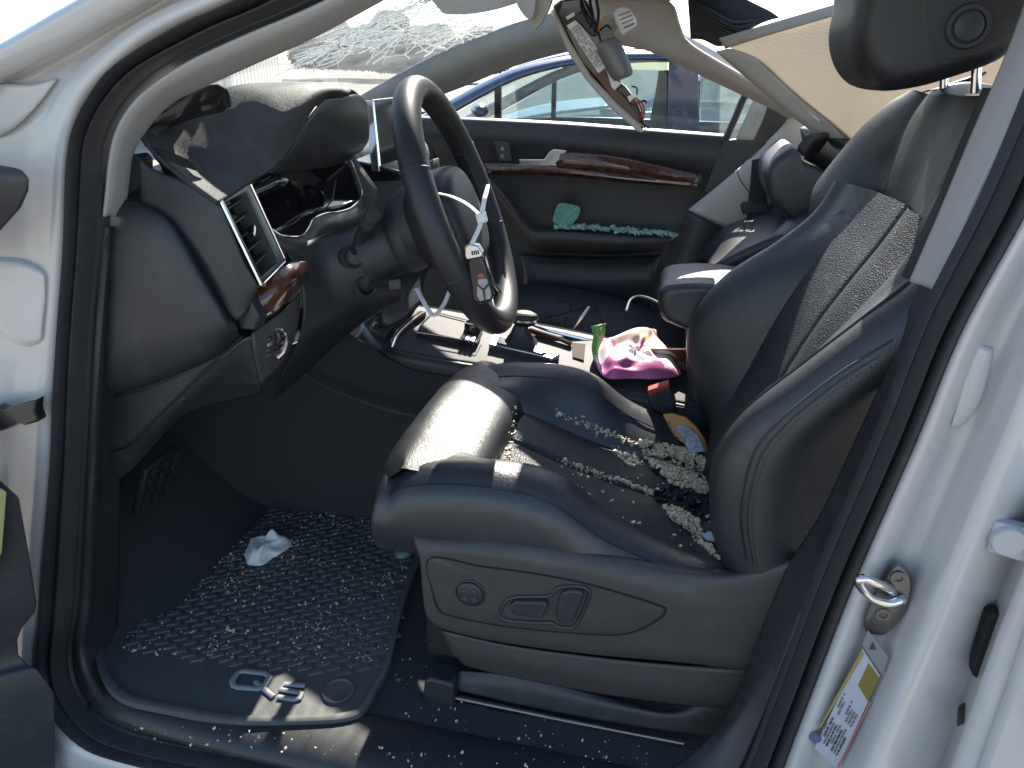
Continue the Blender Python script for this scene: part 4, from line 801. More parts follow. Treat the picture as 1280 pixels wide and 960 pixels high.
# passenger door: upper roll, panels, armrest, pocket
DY = 1.45
DU = (400, 560, 700, 820, 912)
def drow(vs, y, us=DU): return [P(u, v, y) for u, v in zip(us, vs)]
dtop = [[V((p.x, 1.56, p.z-.012)) for p in drow((142, 146, 152, 162, 169), DY)], drow((142, 146, 152, 161, 168), DY+.04), drow((148, 152, 160, 170, 177), DY+.012), drow((164, 170, 178, 190, 200), DY, (400, 560, 700, 820, 908)), drow((190, 196, 206, 220, 232), DY+.02, (400, 560, 700, 820, 896)),
        drow((246, 250, 256, 262, 268), DY+.03, (400, 560, 700, 800, 870)), drow((326, 330, 335, 340, 340), DY+.02, (400, 560, 680, 760, 840)), drow((420, 420, 420, 420, 420), DY, (400, 560, 680, 760, 830))]
pdo = obj('passenger_door', loft(dtop, 50, 60), M['plastic'], car, 'dark passenger door lining with wood strip and broken green glass on its armrest', thick=.01)
obj('wood_strip', loft([[(606, 206, DY-.004), (690, 208, DY-.004), (780, 216, DY-.004), (868, 229, DY)], [(606, 212, DY-.014), (690, 213, DY-.016), (780, 222, DY-.016), (872, 231, DY-.006)], [(608, 216, DY-.004), (690, 217, DY-.004), (780, 226, DY-.004), (868, 232, DY)]], 30, 8), M['wood'], pdo, thick=.006)
obj('wood_strip_upper', loft([[(702, 190, DY-.002), (760, 194, DY-.002), (820, 206, DY-.002), (874, 219, DY)], [(699, 199, DY-.016), (760, 205, DY-.018), (820, 216, DY-.018), (872, 225, DY-.006)], [(698, 208, DY-.010), (760, 213, DY-.012), (820, 222, DY-.012), (870, 229, DY-.004)]], 30, 6), M['wood'], pdo, thick=.006)
obj('strip_trim', tube([(602, 205, DY-.008), (660, 206, DY-.010), (696, 206, DY-.010)], .003, 6), M['chrome'], pdo)
obj('door_handle', MB().prism([P(u, v, DY-.012) for u, v in [(648, 199), (680, 199), (686, 190), (692, 186), (709, 188), (703, 196), (694, 206), (650, 206)]], (0, .014, 0)), M['chrome'], pdo, bevel=.003)
obj('lock_switch', MB().prism([P(u, v, DY-.004) for u, v in [(617, 176), (636, 178), (640, 202), (624, 202)]], (0, .014, 0)), M['plastic_b'], pdo, bevel=.003)
for v in (186, 195): obj('lock_button', MB().lathe(P(628, v, DY-.005), V((0, -1, 0)), [(0, .006), (.002, .005), (.002, 0)], 12), M['silver'], pdo)
obj('pull_recess', MB().prism([P(u, v, DY-.004) for u, v in [(868, 218), (876, 216), (878, 226), (872, 230), (866, 227)]], (0, .01, 0)), M['plastic_b'], pdo, bevel=.002)
# armrest ledge sweeping down at the front
al = [[(612, 222, DY), (630, 240, DY), (668, 282, DY), (700, 284, DY), (770, 290, DY), (845, 294, DY)], [(612, 224, DY-.05), (632, 246, DY-.06), (664, 288, DY-.075), (700, 291, DY-.075), (770, 296, DY-.075), (840, 299, DY-.06)], [(616, 240, DY-.05), (640, 270, DY-.06), (668, 304, DY-.07), (700, 308, DY-.07), (770, 311, DY-.07), (835, 308, DY-.055)], [(618, 250, DY), (640, 280, DY), (668, 312, DY), (700, 316, DY), (770, 318, DY), (832, 314, DY)]]
obj('door_armrest', loft(al, 40, 24), M['plastic_b'], pdo, thick=.004)
obj('door_pocket', loft([[(650, 318, DY-.01), (740, 322, DY-.01), (826, 320, DY-.01)], [(655, 345, DY-.05), (740, 350, DY-.05), (820, 345, DY-.05)], [(650, 400, DY-.03), (740, 400, DY-.03), (830, 400, DY-.03)]], 20, 14), M['plastic'], pdo, thick=.004)
# far windscreen pillar trim, roof rail trim and sagging headliner edge
fa = [[(430, 140, 1.42), (500, 98, 1.42), (560, 66, 1.42), (640, 36, 1.42), (720, 14, 1.40), (800, -10, 1.38)], [(440, 142, 1.40), (510, 108, 1.40), (570, 82, 1.40), (640, 55, 1.40), (720, 34, 1.38), (800, 15, 1.36)], [(470, 140, 1.44), (520, 124, 1.44), (575, 104, 1.44), (640, 78, 1.44), (720, 56, 1.42), (800, 45, 1.40)]]
obj('far_pillar_trim', loft(fa, 40, 14), mat('scratched_far_trim', (.22, .225, .205), .6, bump=('edge', 700, .25, .0004), dirt=(9, (.38, .38, .34), .5, .8, .35)), car, 'grey beige trim of the far windscreen pillar', thick=.02, off=1)
rr_ = [[(715, 4, 1.33), (780, -5, 1.33), (835, 2, 1.32), (848, 30, 1.31), (862, 56, 1.31), (930, 98, 1.31), (1000, 138, 1.32), (1080, 184, 1.33), (1180, 240, 1.34)], [(720, 30, 1.36), (770, 36, 1.36), (808, 48, 1.35), (826, 62, 1.33), (862, 78, 1.33), (925, 108, 1.33), (990, 142, 1.34), (1066, 192, 1.35), (1160, 252, 1.36)], [(720, 50, 1.40), (770, 56, 1.40), (800, 62, 1.40), (830, 72, 1.38), (870, 92, 1.37), (925, 118, 1.37), (985, 148, 1.38), (1060, 200, 1.39), (1150, 262, 1.40)]]
obj('roof_rail_trim', loft(rr_, 50, 14), M['beige'], car, 'torn grey beige roof rail trim sloping down to the right', thick=.012, off=1)
# far pillar lower trim (beige), weather frame, bare metal pillar
fb = [[(1000, 132, 1.36), (985, 150, 1.36), (940, 195, 1.36), (900, 230, 1.36), (860, 262, 1.36)], [(1012, 140, 1.33), (996, 160, 1.33), (955, 205, 1.33), (916, 240, 1.33), (874, 268, 1.33)], [(1060, 175, 1.33), (1020, 210, 1.33), (985, 250, 1.33), (950, 275, 1.33), (906, 282, 1.33)], [(1090, 210, 1.36), (1060, 250, 1.36), (1020, 290, 1.36), (985, 300, 1.36), (925, 292, 1.36)]]
obj('far_door_pillar_trim', loft(fb, 40, 20), M['beige'], car, 'beige lower pillar trim with black belt on the passenger side', thick=.006, off=1)
obj('trim_line', tube([(958, 178, 1.328), (940, 196, 1.326), (922, 206, 1.326), (924, 222, 1.326), (936, 240, 1.326)], .0014, 5, sub=24), M['plastic_b'], car)
fbl = [[(860, 262, 1.355), (846, 300, 1.36), (820, 360, 1.36), (800, 430, 1.36)], [(880, 272, 1.34), (868, 310, 1.34), (850, 360, 1.34), (830, 430, 1.34)], [(925, 290, 1.36), (925, 330, 1.36), (925, 380, 1.36), (920, 430, 1.36)]]
obj('far_lower_trim', loft(fbl, 20, 14), M['plastic'], car, thick=.004)
obj('far_seal', tube([(905, 178, 1.46), (918, 150, 1.46), (930, 122, 1.46), (940, 112, 1.45), (955, 116, 1.44)], .010, 8, sub=24), M['rubber'], car)
obj('bare_pillar', loft([[(945, 118, 1.44), (935, 140, 1.44), (920, 174, 1.44)], [(962, 122, 1.43), (955, 146, 1.43), (942, 175, 1.43)]], 12, 6), mat('bare_metal', (.42, .42, .40), .6, bump=('noise', 60, .5, .004), dirt=(30, (.2, .19, .17), .5, .75, .6)), car, thick=.004)
obj('far_pillar_core', MB().prism([P(u, v, 1.45) for u, v in [(955, 112), (1000, 130), (960, 180), (900, 240), (880, 240), (905, 176), (940, 172)]], (0, .03, 0)), M['plastic'], car)
# far belt and latch tongue
obj('far_belt', loft([[(940, 200, 1.31), (938, 225, 1.30), (934, 262, 1.29), (932, 300, 1.28)], [(950, 198, 1.31), (956, 232, 1.30), (960, 262, 1.29), (960, 300, 1.28)]], 16, 4), M['webbing'], car, 'black seat belt on the passenger side pillar', thick=.002)
obj('belt_stop', MB().prism([P(u, v, 1.285) for u, v in [(925, 256), (930, 252), (960, 256), (962, 266), (928, 268)]], (0, .012, 0)), M['plastic'], car, bevel=.003)
obj('latch_tongue', tube([P(u, v, .95) for u, v in [(931, 277), (941, 276), (940, 288), (930, 289)]], .0024, 6, closed=True), M['chrome2'], car)
# rear seat
rsp = [(952, 218), (956, 200), (968, 188), (984, 179), (994, 184), (1000, 198), (1020, 208), (1050, 225), (1064, 262), (1030, 282), (995, 276), (972, 260), (957, 240)]
rp2 = [P(u, v, 1.08) for u, v in rsp]; rc = sum(rp2, V())/len(rp2)
def rsr(y, k): return [V((rc.x+(p.x-rc.x)*k, y, rc.z+(p.z-rc.z)*k)) for p in rp2]
rso = obj('rear_seat', MB().rings([rsr(.985, .5), rsr(.99, .85), rsr(1.01, .97), rsr(1.05, 1), rsr(1.15, 1), rsr(1.24, .95), rsr(1.26, .7)], 48, 26), M['leather'], car, 'black rear seat corner with a sunlit top, behind the driver backrest')
obj('rear_cushion', loft([[(880, 330, 1.30), (905, 300, 1.30), (940, 285, 1.28), (1000, 270, 1.2)], [(895, 335, 1.15), (925, 306, 1.15), (965, 290, 1.15), (1020, 280, 1.1)], [(890, 350, .95), (930, 330, .95), (980, 310, .95), (1040, 300, .95)]], 20, 14), M['leather'], rso, thick=.03, off=1)
obj('rear_headrest', MB().prism([P(u, v, 1.02) for u, v in [(994, 184), (1004, 172), (1012, 166), (1020, 172), (1014, 182), (1002, 198)]], (.05, .10, 0)), M['leather_flat'], rso, bevel=.01, seg=3)
obj('rear_backrest', loft([[(1000, 160, 1.22), (1040, 175, 1.1), (1080, 190, .95)], [(1010, 230, 1.24), (1045, 245, 1.1), (1085, 260, .95)], [(1020, 300, 1.24), (1050, 310, 1.1), (1090, 320, .95)]], 12, 12), M['leather'], rso, thick=.03, off=1)
# ------------------------------------------------------------------ windscreen
wn_ = [(160, 165, .11), (215, 126, .11), (312, 80, .11), (400, 40, .11), (560, -45, .11)]
wf_ = [(420, 140, 1.43), (470, 112, 1.43), (560, 66, 1.43), (640, 34, 1.43), (730, 2, 1.41)]
def wmix(t, b_): return [P(*a).lerp(P(*c_), t)+V((-b_, 0, b_*.45)) for a, c_ in zip(wn_, wf_)]
wrow = [wmix(0, 0), wmix(.25, .07), wmix(.5, .09), wmix(.75, .07), wmix(1, 0)]
ws = MB().loft(wrow, 30, 30)
wso = obj('windscreen', ws, M['wglass'], car, 'shattered windscreen with a web of white cracks')
wt = ws.bvh()
def wsurf(s, t):
    a = cr([cr(r, 21)[int(round(max(0, min(1, s))*20))] for r in wrow], 41); return a[int(round(max(0, min(1, t))*40))]
wg = [cr(r, 61) for r in wrow]; wgrid = np.array([[list(p) for p in cr([wg[k][i] for k in range(5)], 81)] for i in range(61)])
def wpt(s, t):
    x, y = max(0, min(.999, s))*60, max(0, min(.999, t))*80; i, j = int(x), int(y); fx, fy = x-i, y-j
    p = (wgrid[i, j]*(1-fx)*(1-fy)+wgrid[i+1, j]*fx*(1-fy)+wgrid[i, j+1]*(1-fx)*fy+wgrid[i+1, j+1]*fx*fy); return V(p)
ck_ = MB(); rnd = random.Random(3)
def crack(path, r):
    ck_.tube([wpt(*p)+V((.003, -.002, 0)) for p in path], r, 3)
for (cs, ct, R0, nr) in ((.55, .72, .30, 30), (.42, .55, .24, 24), (.70, .50, .2, 18), (.62, .9, .18, 18)):
    spokes = []
    for k in range(nr):
        a = 2*math.pi*k/nr+rnd.uniform(-.1, .1); L = R0*rnd.uniform(.5, 1.2); pth = []; s, t = cs, ct
        for q in range(7):
            rr0 = L*q/6; aa = a+rnd.uniform(-.06, .06); pth.append((cs+rr0*math.cos(aa), ct+rr0*math.sin(aa)*.8))
        spokes.append(pth); crack(pth, rnd.uniform(.0007, .0015))
    for k in range(nr):
        for q in range(1, 6):
            if rnd.random() < .8:
                a, c_ = spokes[k][q], spokes[(k+1) % nr][q]; m = ((a[0]+c_[0])/2+rnd.uniform(-.01, .01), (a[1]+c_[1])/2+rnd.uniform(-.01, .01)); crack([a, m, c_], rnd.uniform(.0006, .0013))
M['crack'] = translucent('crack_white', (.85, .87, .86), .6)
obj('cracks', ck_, M['crack'], wso)['kind'] = 'stuff'
# ------------------------------------------------------------------ hanging overhead console (torn from the roof, hangs by its wires)
ov = thing('overhead_console', 'torn overhead console module with white label and loose wires hanging by wires', 'overhead console', P(805, 165, .72))
OY = .72
def oq(px, y, d, m, name, bev=.002, lab=None): return obj(name, MB().prism([P(u, v, y) for u, v in px], (0, d, 0)), m, ov, lab, bevel=bev)
oq([(690, 8), (700, 0), (730, -4), (742, 20), (752, 50), (764, 88), (780, 108), (797, 130), (806, 155), (802, 164), (796, 160), (760, 118), (726, 78)], OY, .02, M['gloss'], 'housing', .004)
oq([(687, 14), (692, 10), (712, 52), (738, 94), (772, 130), (800, 156), (803, 167), (796, 164), (764, 136), (732, 100), (710, 66)], OY-.012, .045, M['beige'], 'shell', .004)
oq([(744, 94), (754, 88), (790, 134), (800, 152), (794, 156), (770, 130)], OY-.006, .01, mat('brown_board', (.14, .07, .05), .6), 'circuit_board', .001)
oq([(708, 32), (721, 24), (759, 78), (759, 83), (748, 92)], OY-.004, .006, M['white'], 'white_label', .001)
oq([(707, 21), (717, 15), (719, 19), (709, 25)], OY-.003, .004, M['white'], 'small_label', .0005)
oq([(757, 84), (764, 81), (777, 104), (768, 113), (764, 108)], OY-.010, .008, M['white'], 'connector', .001)
oq([(784, 121), (790, 118), (793, 122), (787, 128)], OY-.012, .006, M['white'], 'code_label', .0005)
oq([(770, 112), (780, 106), (794, 124), (796, 132), (790, 132), (780, 120)], OY-.008, .02, M['gloss'], 'plug', .002)
ol = P(708, 34, OY-.0048); oe = P(748, 90, OY-.0048)-ol; on_ = P(721, 25, OY-.0048)-ol
for i in range(3):
    tm = put_text(text_mesh('AIRBAG OFF  4M0 959 542 CN'[i*2:18+i*3], .0095), ol+on_*(.95-.30*i)+oe*.06, oe, on_)
    obj('print', tm, M['greyink'], ov, smooth=False)
for i in range(3):
    a = P(765+i*3.4, 88+i*6, OY-.0108); obj('print', tube([a, a+V((.006, 0, -.003))], .0012, 4), M['ink'], ov)
a, b_ = P(757, 50, OY-.03), P(780, 98, OY-.03)
obj('motor', MB().rings([[p+V((r*math.cos(q), r*math.sin(q), r*.4*math.cos(q)-.0)) for q in np.linspace(0, 2*math.pi, 14, endpoint=False)] for p, r in ((a, .012), (a.lerp(b_, .08), .020), (a.lerp(b_, .5), .022), (a.lerp(b_, .92), .019), (b_, .012))], 30, 16), mat('grey_motor', (.16, .155, .15), .45, .3), ov)
pl_ = [[(766, 16, OY-.02), (772, 10, OY-.03), (782, 8, OY-.035), (788, 12, OY-.02)], [(770, 30, OY-.03), (776, 24, OY-.045), (788, 20, OY-.045), (795, 24, OY-.03)], [(778, 46, OY-.03), (784, 40, OY-.04), (793, 34, OY-.04), (796, 32, OY-.025)]]
obj('paper_label', loft(pl_, 14, 12), M['white'], ov, thick=.0006)
for i in range(4): obj('print', tube([P(772+i*2.6, 20+i*5, OY-.048), P(788+i*1.8, 14+i*5, OY-.050)], .0010+.0006*(i == 3), 4), M['greyink'], ov)
wires = [([(735, -20, .74), (738, 5, .72), (741, 22, .70), (738, 34, .71)], M['black'], .003), ([(742, -20, .74), (746, 2, .72), (748, 20, .69), (744, 40, .70)], M['black'], .0028), ([(728, -20, .74), (726, 4, .71), (730, 16, .70), (736, 30, .71)], M['black'], .0025),
         ([(764, 20, .70), (756, 22, .69), (750, 30, .69), (748, 38, .70)], mat('orange_wire', (.5, .22, .03), .5), .0018), ([(750, 38, .70), (758, 32, .68), (764, 36, .69)], M['black'], .002),
         ([(792, 124, .705), (800, 132, .70), (802, 142, .70), (800, 150, .71)], mat('red_wire', (.35, .03, .03), .5), .0018), ([(794, 122, .705), (803, 130, .70), (805, 140, .70), (803, 150, .71)], mat('red_wire', (.4, .04, .04), .5), .0018), ([(790, 108, .70), (796, 110, .69), (796, 118, .70)], M['black'], .0015), ([(800, 150, .705), (806, 157, .70), (812, 161, .70)], M['black'], .0018), ([(796, 152, .705), (804, 158, .70), (808, 165, .70)], M['silver'], .0014), ([(798, 128, .705), (806, 126, .70), (808, 129, .70)], M['black'], .002)]
for pth, m, r in wires: obj('wire', tube(pth, r, 6, sub=16), m, ov)
oq([(716, 22), (728, 12), (740, 24), (746, 44), (740, 46), (728, 34)], OY-.012, .02, M['plastic'], 'bracket', .003)
# visor stubs of the torn headliner front
vs = MB().rings([[P(u, v, y) for u, v in [(540, -30), (536, -8), (548, 10), (560, 18), (600, 16), (640, 6), (660, -6), (660, -40)]] for y in (.68, .70, .80, .82)], 40, 12)
vo = obj('headliner_front', vs, M['beige'], car, 'beige torn headliner lumps above the windscreen')
obj('visor_clip', MB().rings([[P(660, -30, .66), P(680, -30, .66), P(690, -10, .66), P(686, 10, .66), P(672, 34, .66), P(664, 30, .66), P(655, 0, .66)], [P(660, -30, .70), P(682, -30, .70), P(692, -10, .70), P(688, 10, .70), P(674, 34, .70), P(666, 32, .70), P(655, 0, .70)]], 30, 6), M['beige'], vo)
obj('visor_end', MB().rings([[P(u, v, y) for u, v in [(640, -30), (644, 0), (654, 18), (662, 24), (668, 14), (668, -30)]] for y in (.64, .67)], 24, 5), M['beige'], vo)
# ------------------------------------------------------------------ sunroof blind hanging behind the seat
bt = [[(899, 64, 1.20), (960, 42, 1.12), (1070, 8, 1.0), (1180, -22, .9), (1300, -60, .8)], [(930, 88, 1.20), (985, 72, 1.10), (1080, 45, .98), (1190, 20, .88), (1310, -10, .78)], [(965, 118, 1.18), (1020, 110, 1.08), (1095, 90, .96), (1200, 70, .86), (1320, 40, .76)], [(1010, 152, 1.16), (1050, 150, 1.08), (1110, 135, .97), (1215, 112, .87), (1330, 90, .77)], [(1053, 186, 1.14), (1085, 185, 1.06), (1140, 170, .98), (1235, 150, .88), (1340, 130, .78)], [(1085, 212, 1.12), (1110, 212, 1.06), (1160, 200, .98), (1255, 185, .88), (1350, 165, .78)]]
bld = obj('sunroof_blind', loft(bt, 50, 40), M['fabric'], car, 'beige mesh sunroof blind hanging loose behind the headrest', thick=.002)
obj('blind_frame', loft([[P(u, v, y)+V((0, -.014, 0)) for u, v, y in r] for r in ([(896, 64, 1.20), (926, 90, 1.20), (962, 121, 1.18), (1006, 156, 1.16), (1050, 191, 1.14), (1082, 216, 1.12)], [(912, 60, 1.19), (952, 74, 1.17), (985, 104, 1.15), (1024, 136, 1.13), (1068, 171, 1.10), (1098, 196, 1.08)])], 30, 4), M['beige'], bld, thick=.006)
obj('blind_frame', loft([[P(u, v, y)+V((0, -.012, 0)) for u, v, y in r] for r in ([(900, 47, 1.19), (960, 30, 1.11), (1070, -2, .99), (1180, -32, .89)], [(908, 60, 1.19), (962, 44, 1.11), (1072, 12, .99), (1182, -18, .89)])], 30, 4), M['beige'], bld, thick=.006)
obj('scuff', tube([P(1009, 139, 1.12)+V((0, -.024, 0)), P(1016, 145, 1.12)+V((0, -.024, 0)), P(1023, 151, 1.115)+V((0, -.024, 0))], [.0006, .0016, .0006], 5), M['white'], bld)
# black torn cables and cloth above the rail
tc_ = [[(860, -10, 1.25), (900, -14, 1.2), (955, 10, 1.15), (975, 22, 1.12)], [(862, 20, 1.24), (885, 18, 1.22), (915, 30, 1.18), (950, 30, 1.15)], [(864, 48, 1.25), (880, 50, 1.23), (900, 58, 1.2), (915, 52, 1.18)]]
tcl = obj('torn_lining', loft(tc_, 20, 14), M['carpet'], car, 'black torn lining and cables above the passenger side', thick=.004)
for i in range(6):
    s = i*7
    obj('cable', tube([P(862+s*.8, 2+s*.9, 1.2), P(885+s*.6, 10+s*.95+rnd.uniform(-3, 3), 1.17), P(915+s*.4, 26+s*.7+rnd.uniform(-3, 3), 1.15), P(948-s*.6, 26+s*.6, 1.14)], .0045+.001*(i % 2), 7, sub=18), M['rubber'], tcl)
# ------------------------------------------------------------------ floor mat
MZ = FZ+.008
mo = [(262, 600), (205, 680), (145, 735), (118, 800), (140, 868), (215, 892), (300, 905), (400, 905), (440, 900), (456, 890), (472, 862), (488, 830), (505, 760), (530, 690), (560, 610), (480, 575), (340, 575)]
mw_ = [PZ(u, v, MZ) for u, v in mo]; mc = sum(mw_, V())/len(mw_)
mats = thing('floor_mat', 'black rubber floor mat with raised treads and Q5 lettering, littered with glass', 'floor mat', mc)
def mr(s, z): return [V((mc.x+(p.x-mc.x)*s, mc.y+(p.y-mc.y)*s, z)) for p in mw_]
obj('mat_base', MB().rings([mr(1.0, MZ-.006), mr(1.0, MZ+.008), mr(.985, MZ+.010), mr(.965, MZ+.009), mr(.95, MZ+.001), mr(.5, MZ)], 90), M['mat'], mats)
tp_ = [(275, 632), (215, 715), (152, 785), (160, 808), (240, 828), (330, 834), (400, 845), (478, 838), (492, 800), (512, 700), (515, 640), (400, 610)]
tw = [PZ(u, v, MZ) for u, v in tp_]
def inside(x, y, poly):
    c_ = False; n = len(poly)
    for i in range(n):
        a, b_ = poly[i], poly[i-1]
        if (a.y > y) != (b_.y > y) and x < (b_.x-a.x)*(y-a.y)/(b_.y-a.y)+a.x: c_ = not c_
    return c_
ux = V((math.cos(.55), math.sin(.55), 0)); uy = V((-ux.y, ux.x, 0))
pads = []
LX, LY = .036, .0175
for i in range(-22, 23):
    for j in range(-32, 33):
        p = mc+ux*(i*LX+(j % 2)*LX*.5)+uy*(j*LY)
        if inside(p.x, p.y, tw): pads.append(p)
pads.sort(key=lambda p: (p-CAM).length); rest = pads[297:]; pads = pads[:297]
pm = MB(); 
hx, hy = ux*(LX*.42), uy*(LY*.36)
pm.v = [tuple(q) for q in (-hx-hy, hx-hy, hx+hy, -hx+hy)]; top_ = [V(q)*.78+V((0, 0, .0036)) for q in pm.v]
pm.v += [tuple(q) for q in top_]; pm.f = [(4, 5, 6, 7)]+[(i, (i+1) % 4, 4+(i+1) % 4, 4+i) for i in range(4)]
pme = pm.mesh('tread'); pme.materials.append(M['tread'])
for p in pads:
    o = bpy.data.objects.new('tread', pme); S.collection.objects.link(o); o.parent = mats
    o.location = V((p.x, p.y, MZ+.0005))-mc; o.rotation_euler.z = rnd.uniform(-.04, .04)
rm = MB()
for p in rest:
    b0 = len(rm.v); rm.v += [(p.x+v[0], p.y+v[1], MZ+.0005+v[2]) for v in pm.v]; rm.f += [tuple(b0+k for k in f) for f in pm.f]
if rest: obj('tread_rest', rm, M['tread'], mats, smooth=False)['kind'] = 'stuff'
# Q5 lettering
LZ = MZ+.004
def flat_path(px, r, closed=False): return MB().tube([PZ(u, v, LZ) for u, v in px], r, 8, closed=closed, flat=.5, up=(0, 0, 1))
obj('letter_q', flat_path([(292, 857), (290, 851), (297, 841), (304, 838.5), (331, 841.5), (337, 846), (330, 858), (324, 861), (298, 859)], .0062, True), M['silver'], mats)
obj('letter_q_tail', flat_path([(319, 852), (330, 861), (342, 871)], .0056), M['silver'], mats)
obj('letter_five', flat_path([(381, 857), (356, 855), (350, 862), (372, 865), (377, 867), (374, 873), (368, 874), (347, 871)], .0058), M['silver'], mats)
gc = PZ(423, 865, MZ+.001)
obj('fixing_ring', MB().lathe(gc, V((0, 0, 1)), [(-.002, .030), (.005, .030), (.006, .027), (.003, .024), (.001, .0), ], 30), M['mat'], mats)
# ------------------------------------------------------------------ debris scatters
def crumbs(name, label, cat, samples, m, smin, smax, parent=None):
    mb = MB()
    for p in samples:
        s = smin+(smax*1.5-smin)*rnd.random()**2.2; a = rnd.uniform(0, 6.28)
        e1 = V((math.cos(a), math.sin(a), rnd.uniform(-.3, .3)))*s*rnd.uniform(.6, 1.3); e2 = V((-math.sin(a), math.cos(a), rnd.uniform(-.3, .3)))*s*rnd.uniform(.5, 1); e3 = V((rnd.uniform(-.3, .3), rnd.uniform(-.3, .3), 1))*s*.7
        c_ = p+V((0, 0, s*.35)); b0 = len(mb.v)
        q = [c_-e1-e2-e3, c_+e1-e2*.7-e3, c_+e1*.8+e2-e3, c_-e1*.9+e2*.8-e3, c_-e1*.8-e2*.8+e3, c_+e1*.9-e2+e3*.8, c_+e1+e2*.9+e3, c_-e1*.7+e2+e3*.7]
        mb.v += [tuple(v) for v in q]
        mb.f += [tuple(b0+k for k in f) for f in ((3, 2, 1, 0), (4, 5, 6, 7), (0, 1, 5, 4), (1, 2, 6, 5), (2, 3, 7, 6), (3, 0, 4, 7))]
    return tag(obj(name, mb, m, smooth=False), label, cat, kind='stuff')
class Multi:
    def __init__(s, l): s.l = [m.bvh() for m in l]
    def drop(s, x, y):
        best = None
        for t in s.l:
            h = t.ray_cast(V((x, y, 2.0)), V((0, 0, -1)))
            if h[0] and (best is None or h[0].z > best.z): best = h[0]
        return best
    def shoot(s, u, v):
        best, bd_ = None, 1e9
        for t in s.l:
            h = t.ray_cast(CAM, ray(u, v).normalized())
            if h[0] and h[3] < bd_: best, bd_ = h[0], h[3]
        return best
nearc = loft(strip(0, 8, xs), 30, 60); farc = loft(far_b, 30, 60)
cush = Multi([nearc, farc, cA, cB, fp])
def poly_samples(surf, px, n, jitter=1):
    w_ = [q for q in (surf.shoot(u, v) for u, v in px) if q]
    x0, x1 = min(p.x for p in w_), max(p.x for p in w_); y0, y1 = min(p.y for p in w_), max(p.y for p in w_); out_ = []; k = 0
    while len(out_) < n and k < n*30:
        k += 1; x, y = rnd.uniform(x0, x1), rnd.uniform(y0, y1)
        if inside(x, y, w_):
            h = surf.drop(x, y)
            if h: out_.append(h)
    return out_
def line_samples(surf, px, n, wdt):
    w_ = cr([q for q in (surf.shoot(u, v) for u, v in px) if q], 40); out_ = []
    for k in range(n):
        p = rnd.choice(w_); h = surf.drop(p.x+rnd.gauss(0, wdt), p.y+rnd.gauss(0, wdt))
        if h: out_.append(h)
    return out_
def jit(l, h): return [p+V((0, 0, rnd.uniform(0, h))) for p in l]
sa = jit(poly_samples(cush, [(800, 553), (850, 562), (880, 574), (893, 600), (886, 620), (858, 614), (836, 604), (815, 584)], 1900), .008)
sa += poly_samples(cush, [(766, 556), (796, 568), (803, 582), (788, 584), (772, 570)], 150) + jit(poly_samples(cush, [(828, 634), (850, 637), (872, 652), (900, 700), (890, 696), (864, 668), (838, 650)], 520), .005)
sa += line_samples(cush, [(694, 515), (730, 529), (760, 541), (803, 557)], 150, .0025) + line_samples(cush, [(700, 577), (740, 590), (780, 602), (818, 618)], 170, .003) + line_samples(cush, [(635, 575), (640, 545), (646, 510)], 50, .003)
sa += poly_samples(cush, [(690, 570), (820, 560), (890, 600), (905, 700), (850, 690), (760, 640)], 70)
crumbs('seat_glass', 'pale cubes of shattered glass heaped in the rear of the driver seat cushion', 'broken glass', sa, M['crumb_glass'], .0012, .0025)
sb2 = poly_samples(cush, [(815, 612), (850, 608), (895, 615), (896, 650), (880, 655), (850, 636), (824, 630)], 70) + poly_samples(cush, [(800, 555), (880, 575), (893, 610), (870, 660), (900, 700), (860, 660), (820, 600)], 35)
crumbs('seat_debris', 'black plastic fragments mixed with the glass on the driver seat', 'debris', sb2, M['gloss'], .002, .0065)
class Plane:
    def __init__(s, z): s.z = z
    def drop(s, x, y): return V((x, y, s.z))
    def shoot(s, u, v): return PZ(u, v, s.z)
fp_ = Plane(MZ+.002)
sm_ = poly_samples(fp_, [(275, 632), (215, 715), (152, 785), (160, 815), (330, 838), (480, 838), (492, 800), (512, 700), (515, 640), (400, 620)], 1700)
for k in range(90):
    c_ = rnd.choice(sm_); sm_ += [V((c_.x+rnd.gauss(0, .016), c_.y+rnd.gauss(0, .010), c_.z+.003)) for q in range(rnd.randint(3, 9))]
sm_ += poly_samples(fp_, [(262, 640), (310, 640), (318, 668), (290, 685), (262, 668)], 210) + poly_samples(fp_, [(300, 640), (500, 640), (505, 690), (480, 740), (300, 700)], 120)
crumbs('mat_glass', 'small pale bits of glass scattered over the rubber floor mat', 'broken glass', sm_, M['crumb_glass'], .0005, .0017)
fl_ = Plane(FZ+.002)
sf = poly_samples(fl_, [(500, 800), (560, 760), (700, 910), (860, 945), (700, 955), (480, 950)], 90) + poly_samples(fl_, [(225, 590), (260, 590), (255, 640), (150, 690), (140, 640)], 40)
h_ = Plane(.300); sf += poly_samples(h_, [(110, 905), (200, 905), (420, 920), (420, 945), (200, 930)], 36) + poly_samples(h_, [(440, 930), (860, 950), (860, 960), (440, 958)], 30)
crumbs('sill_glass', 'scattered specks of glass on the carpet and sill', 'broken glass', sf, M['crumb_glass'], .0007, .0017)
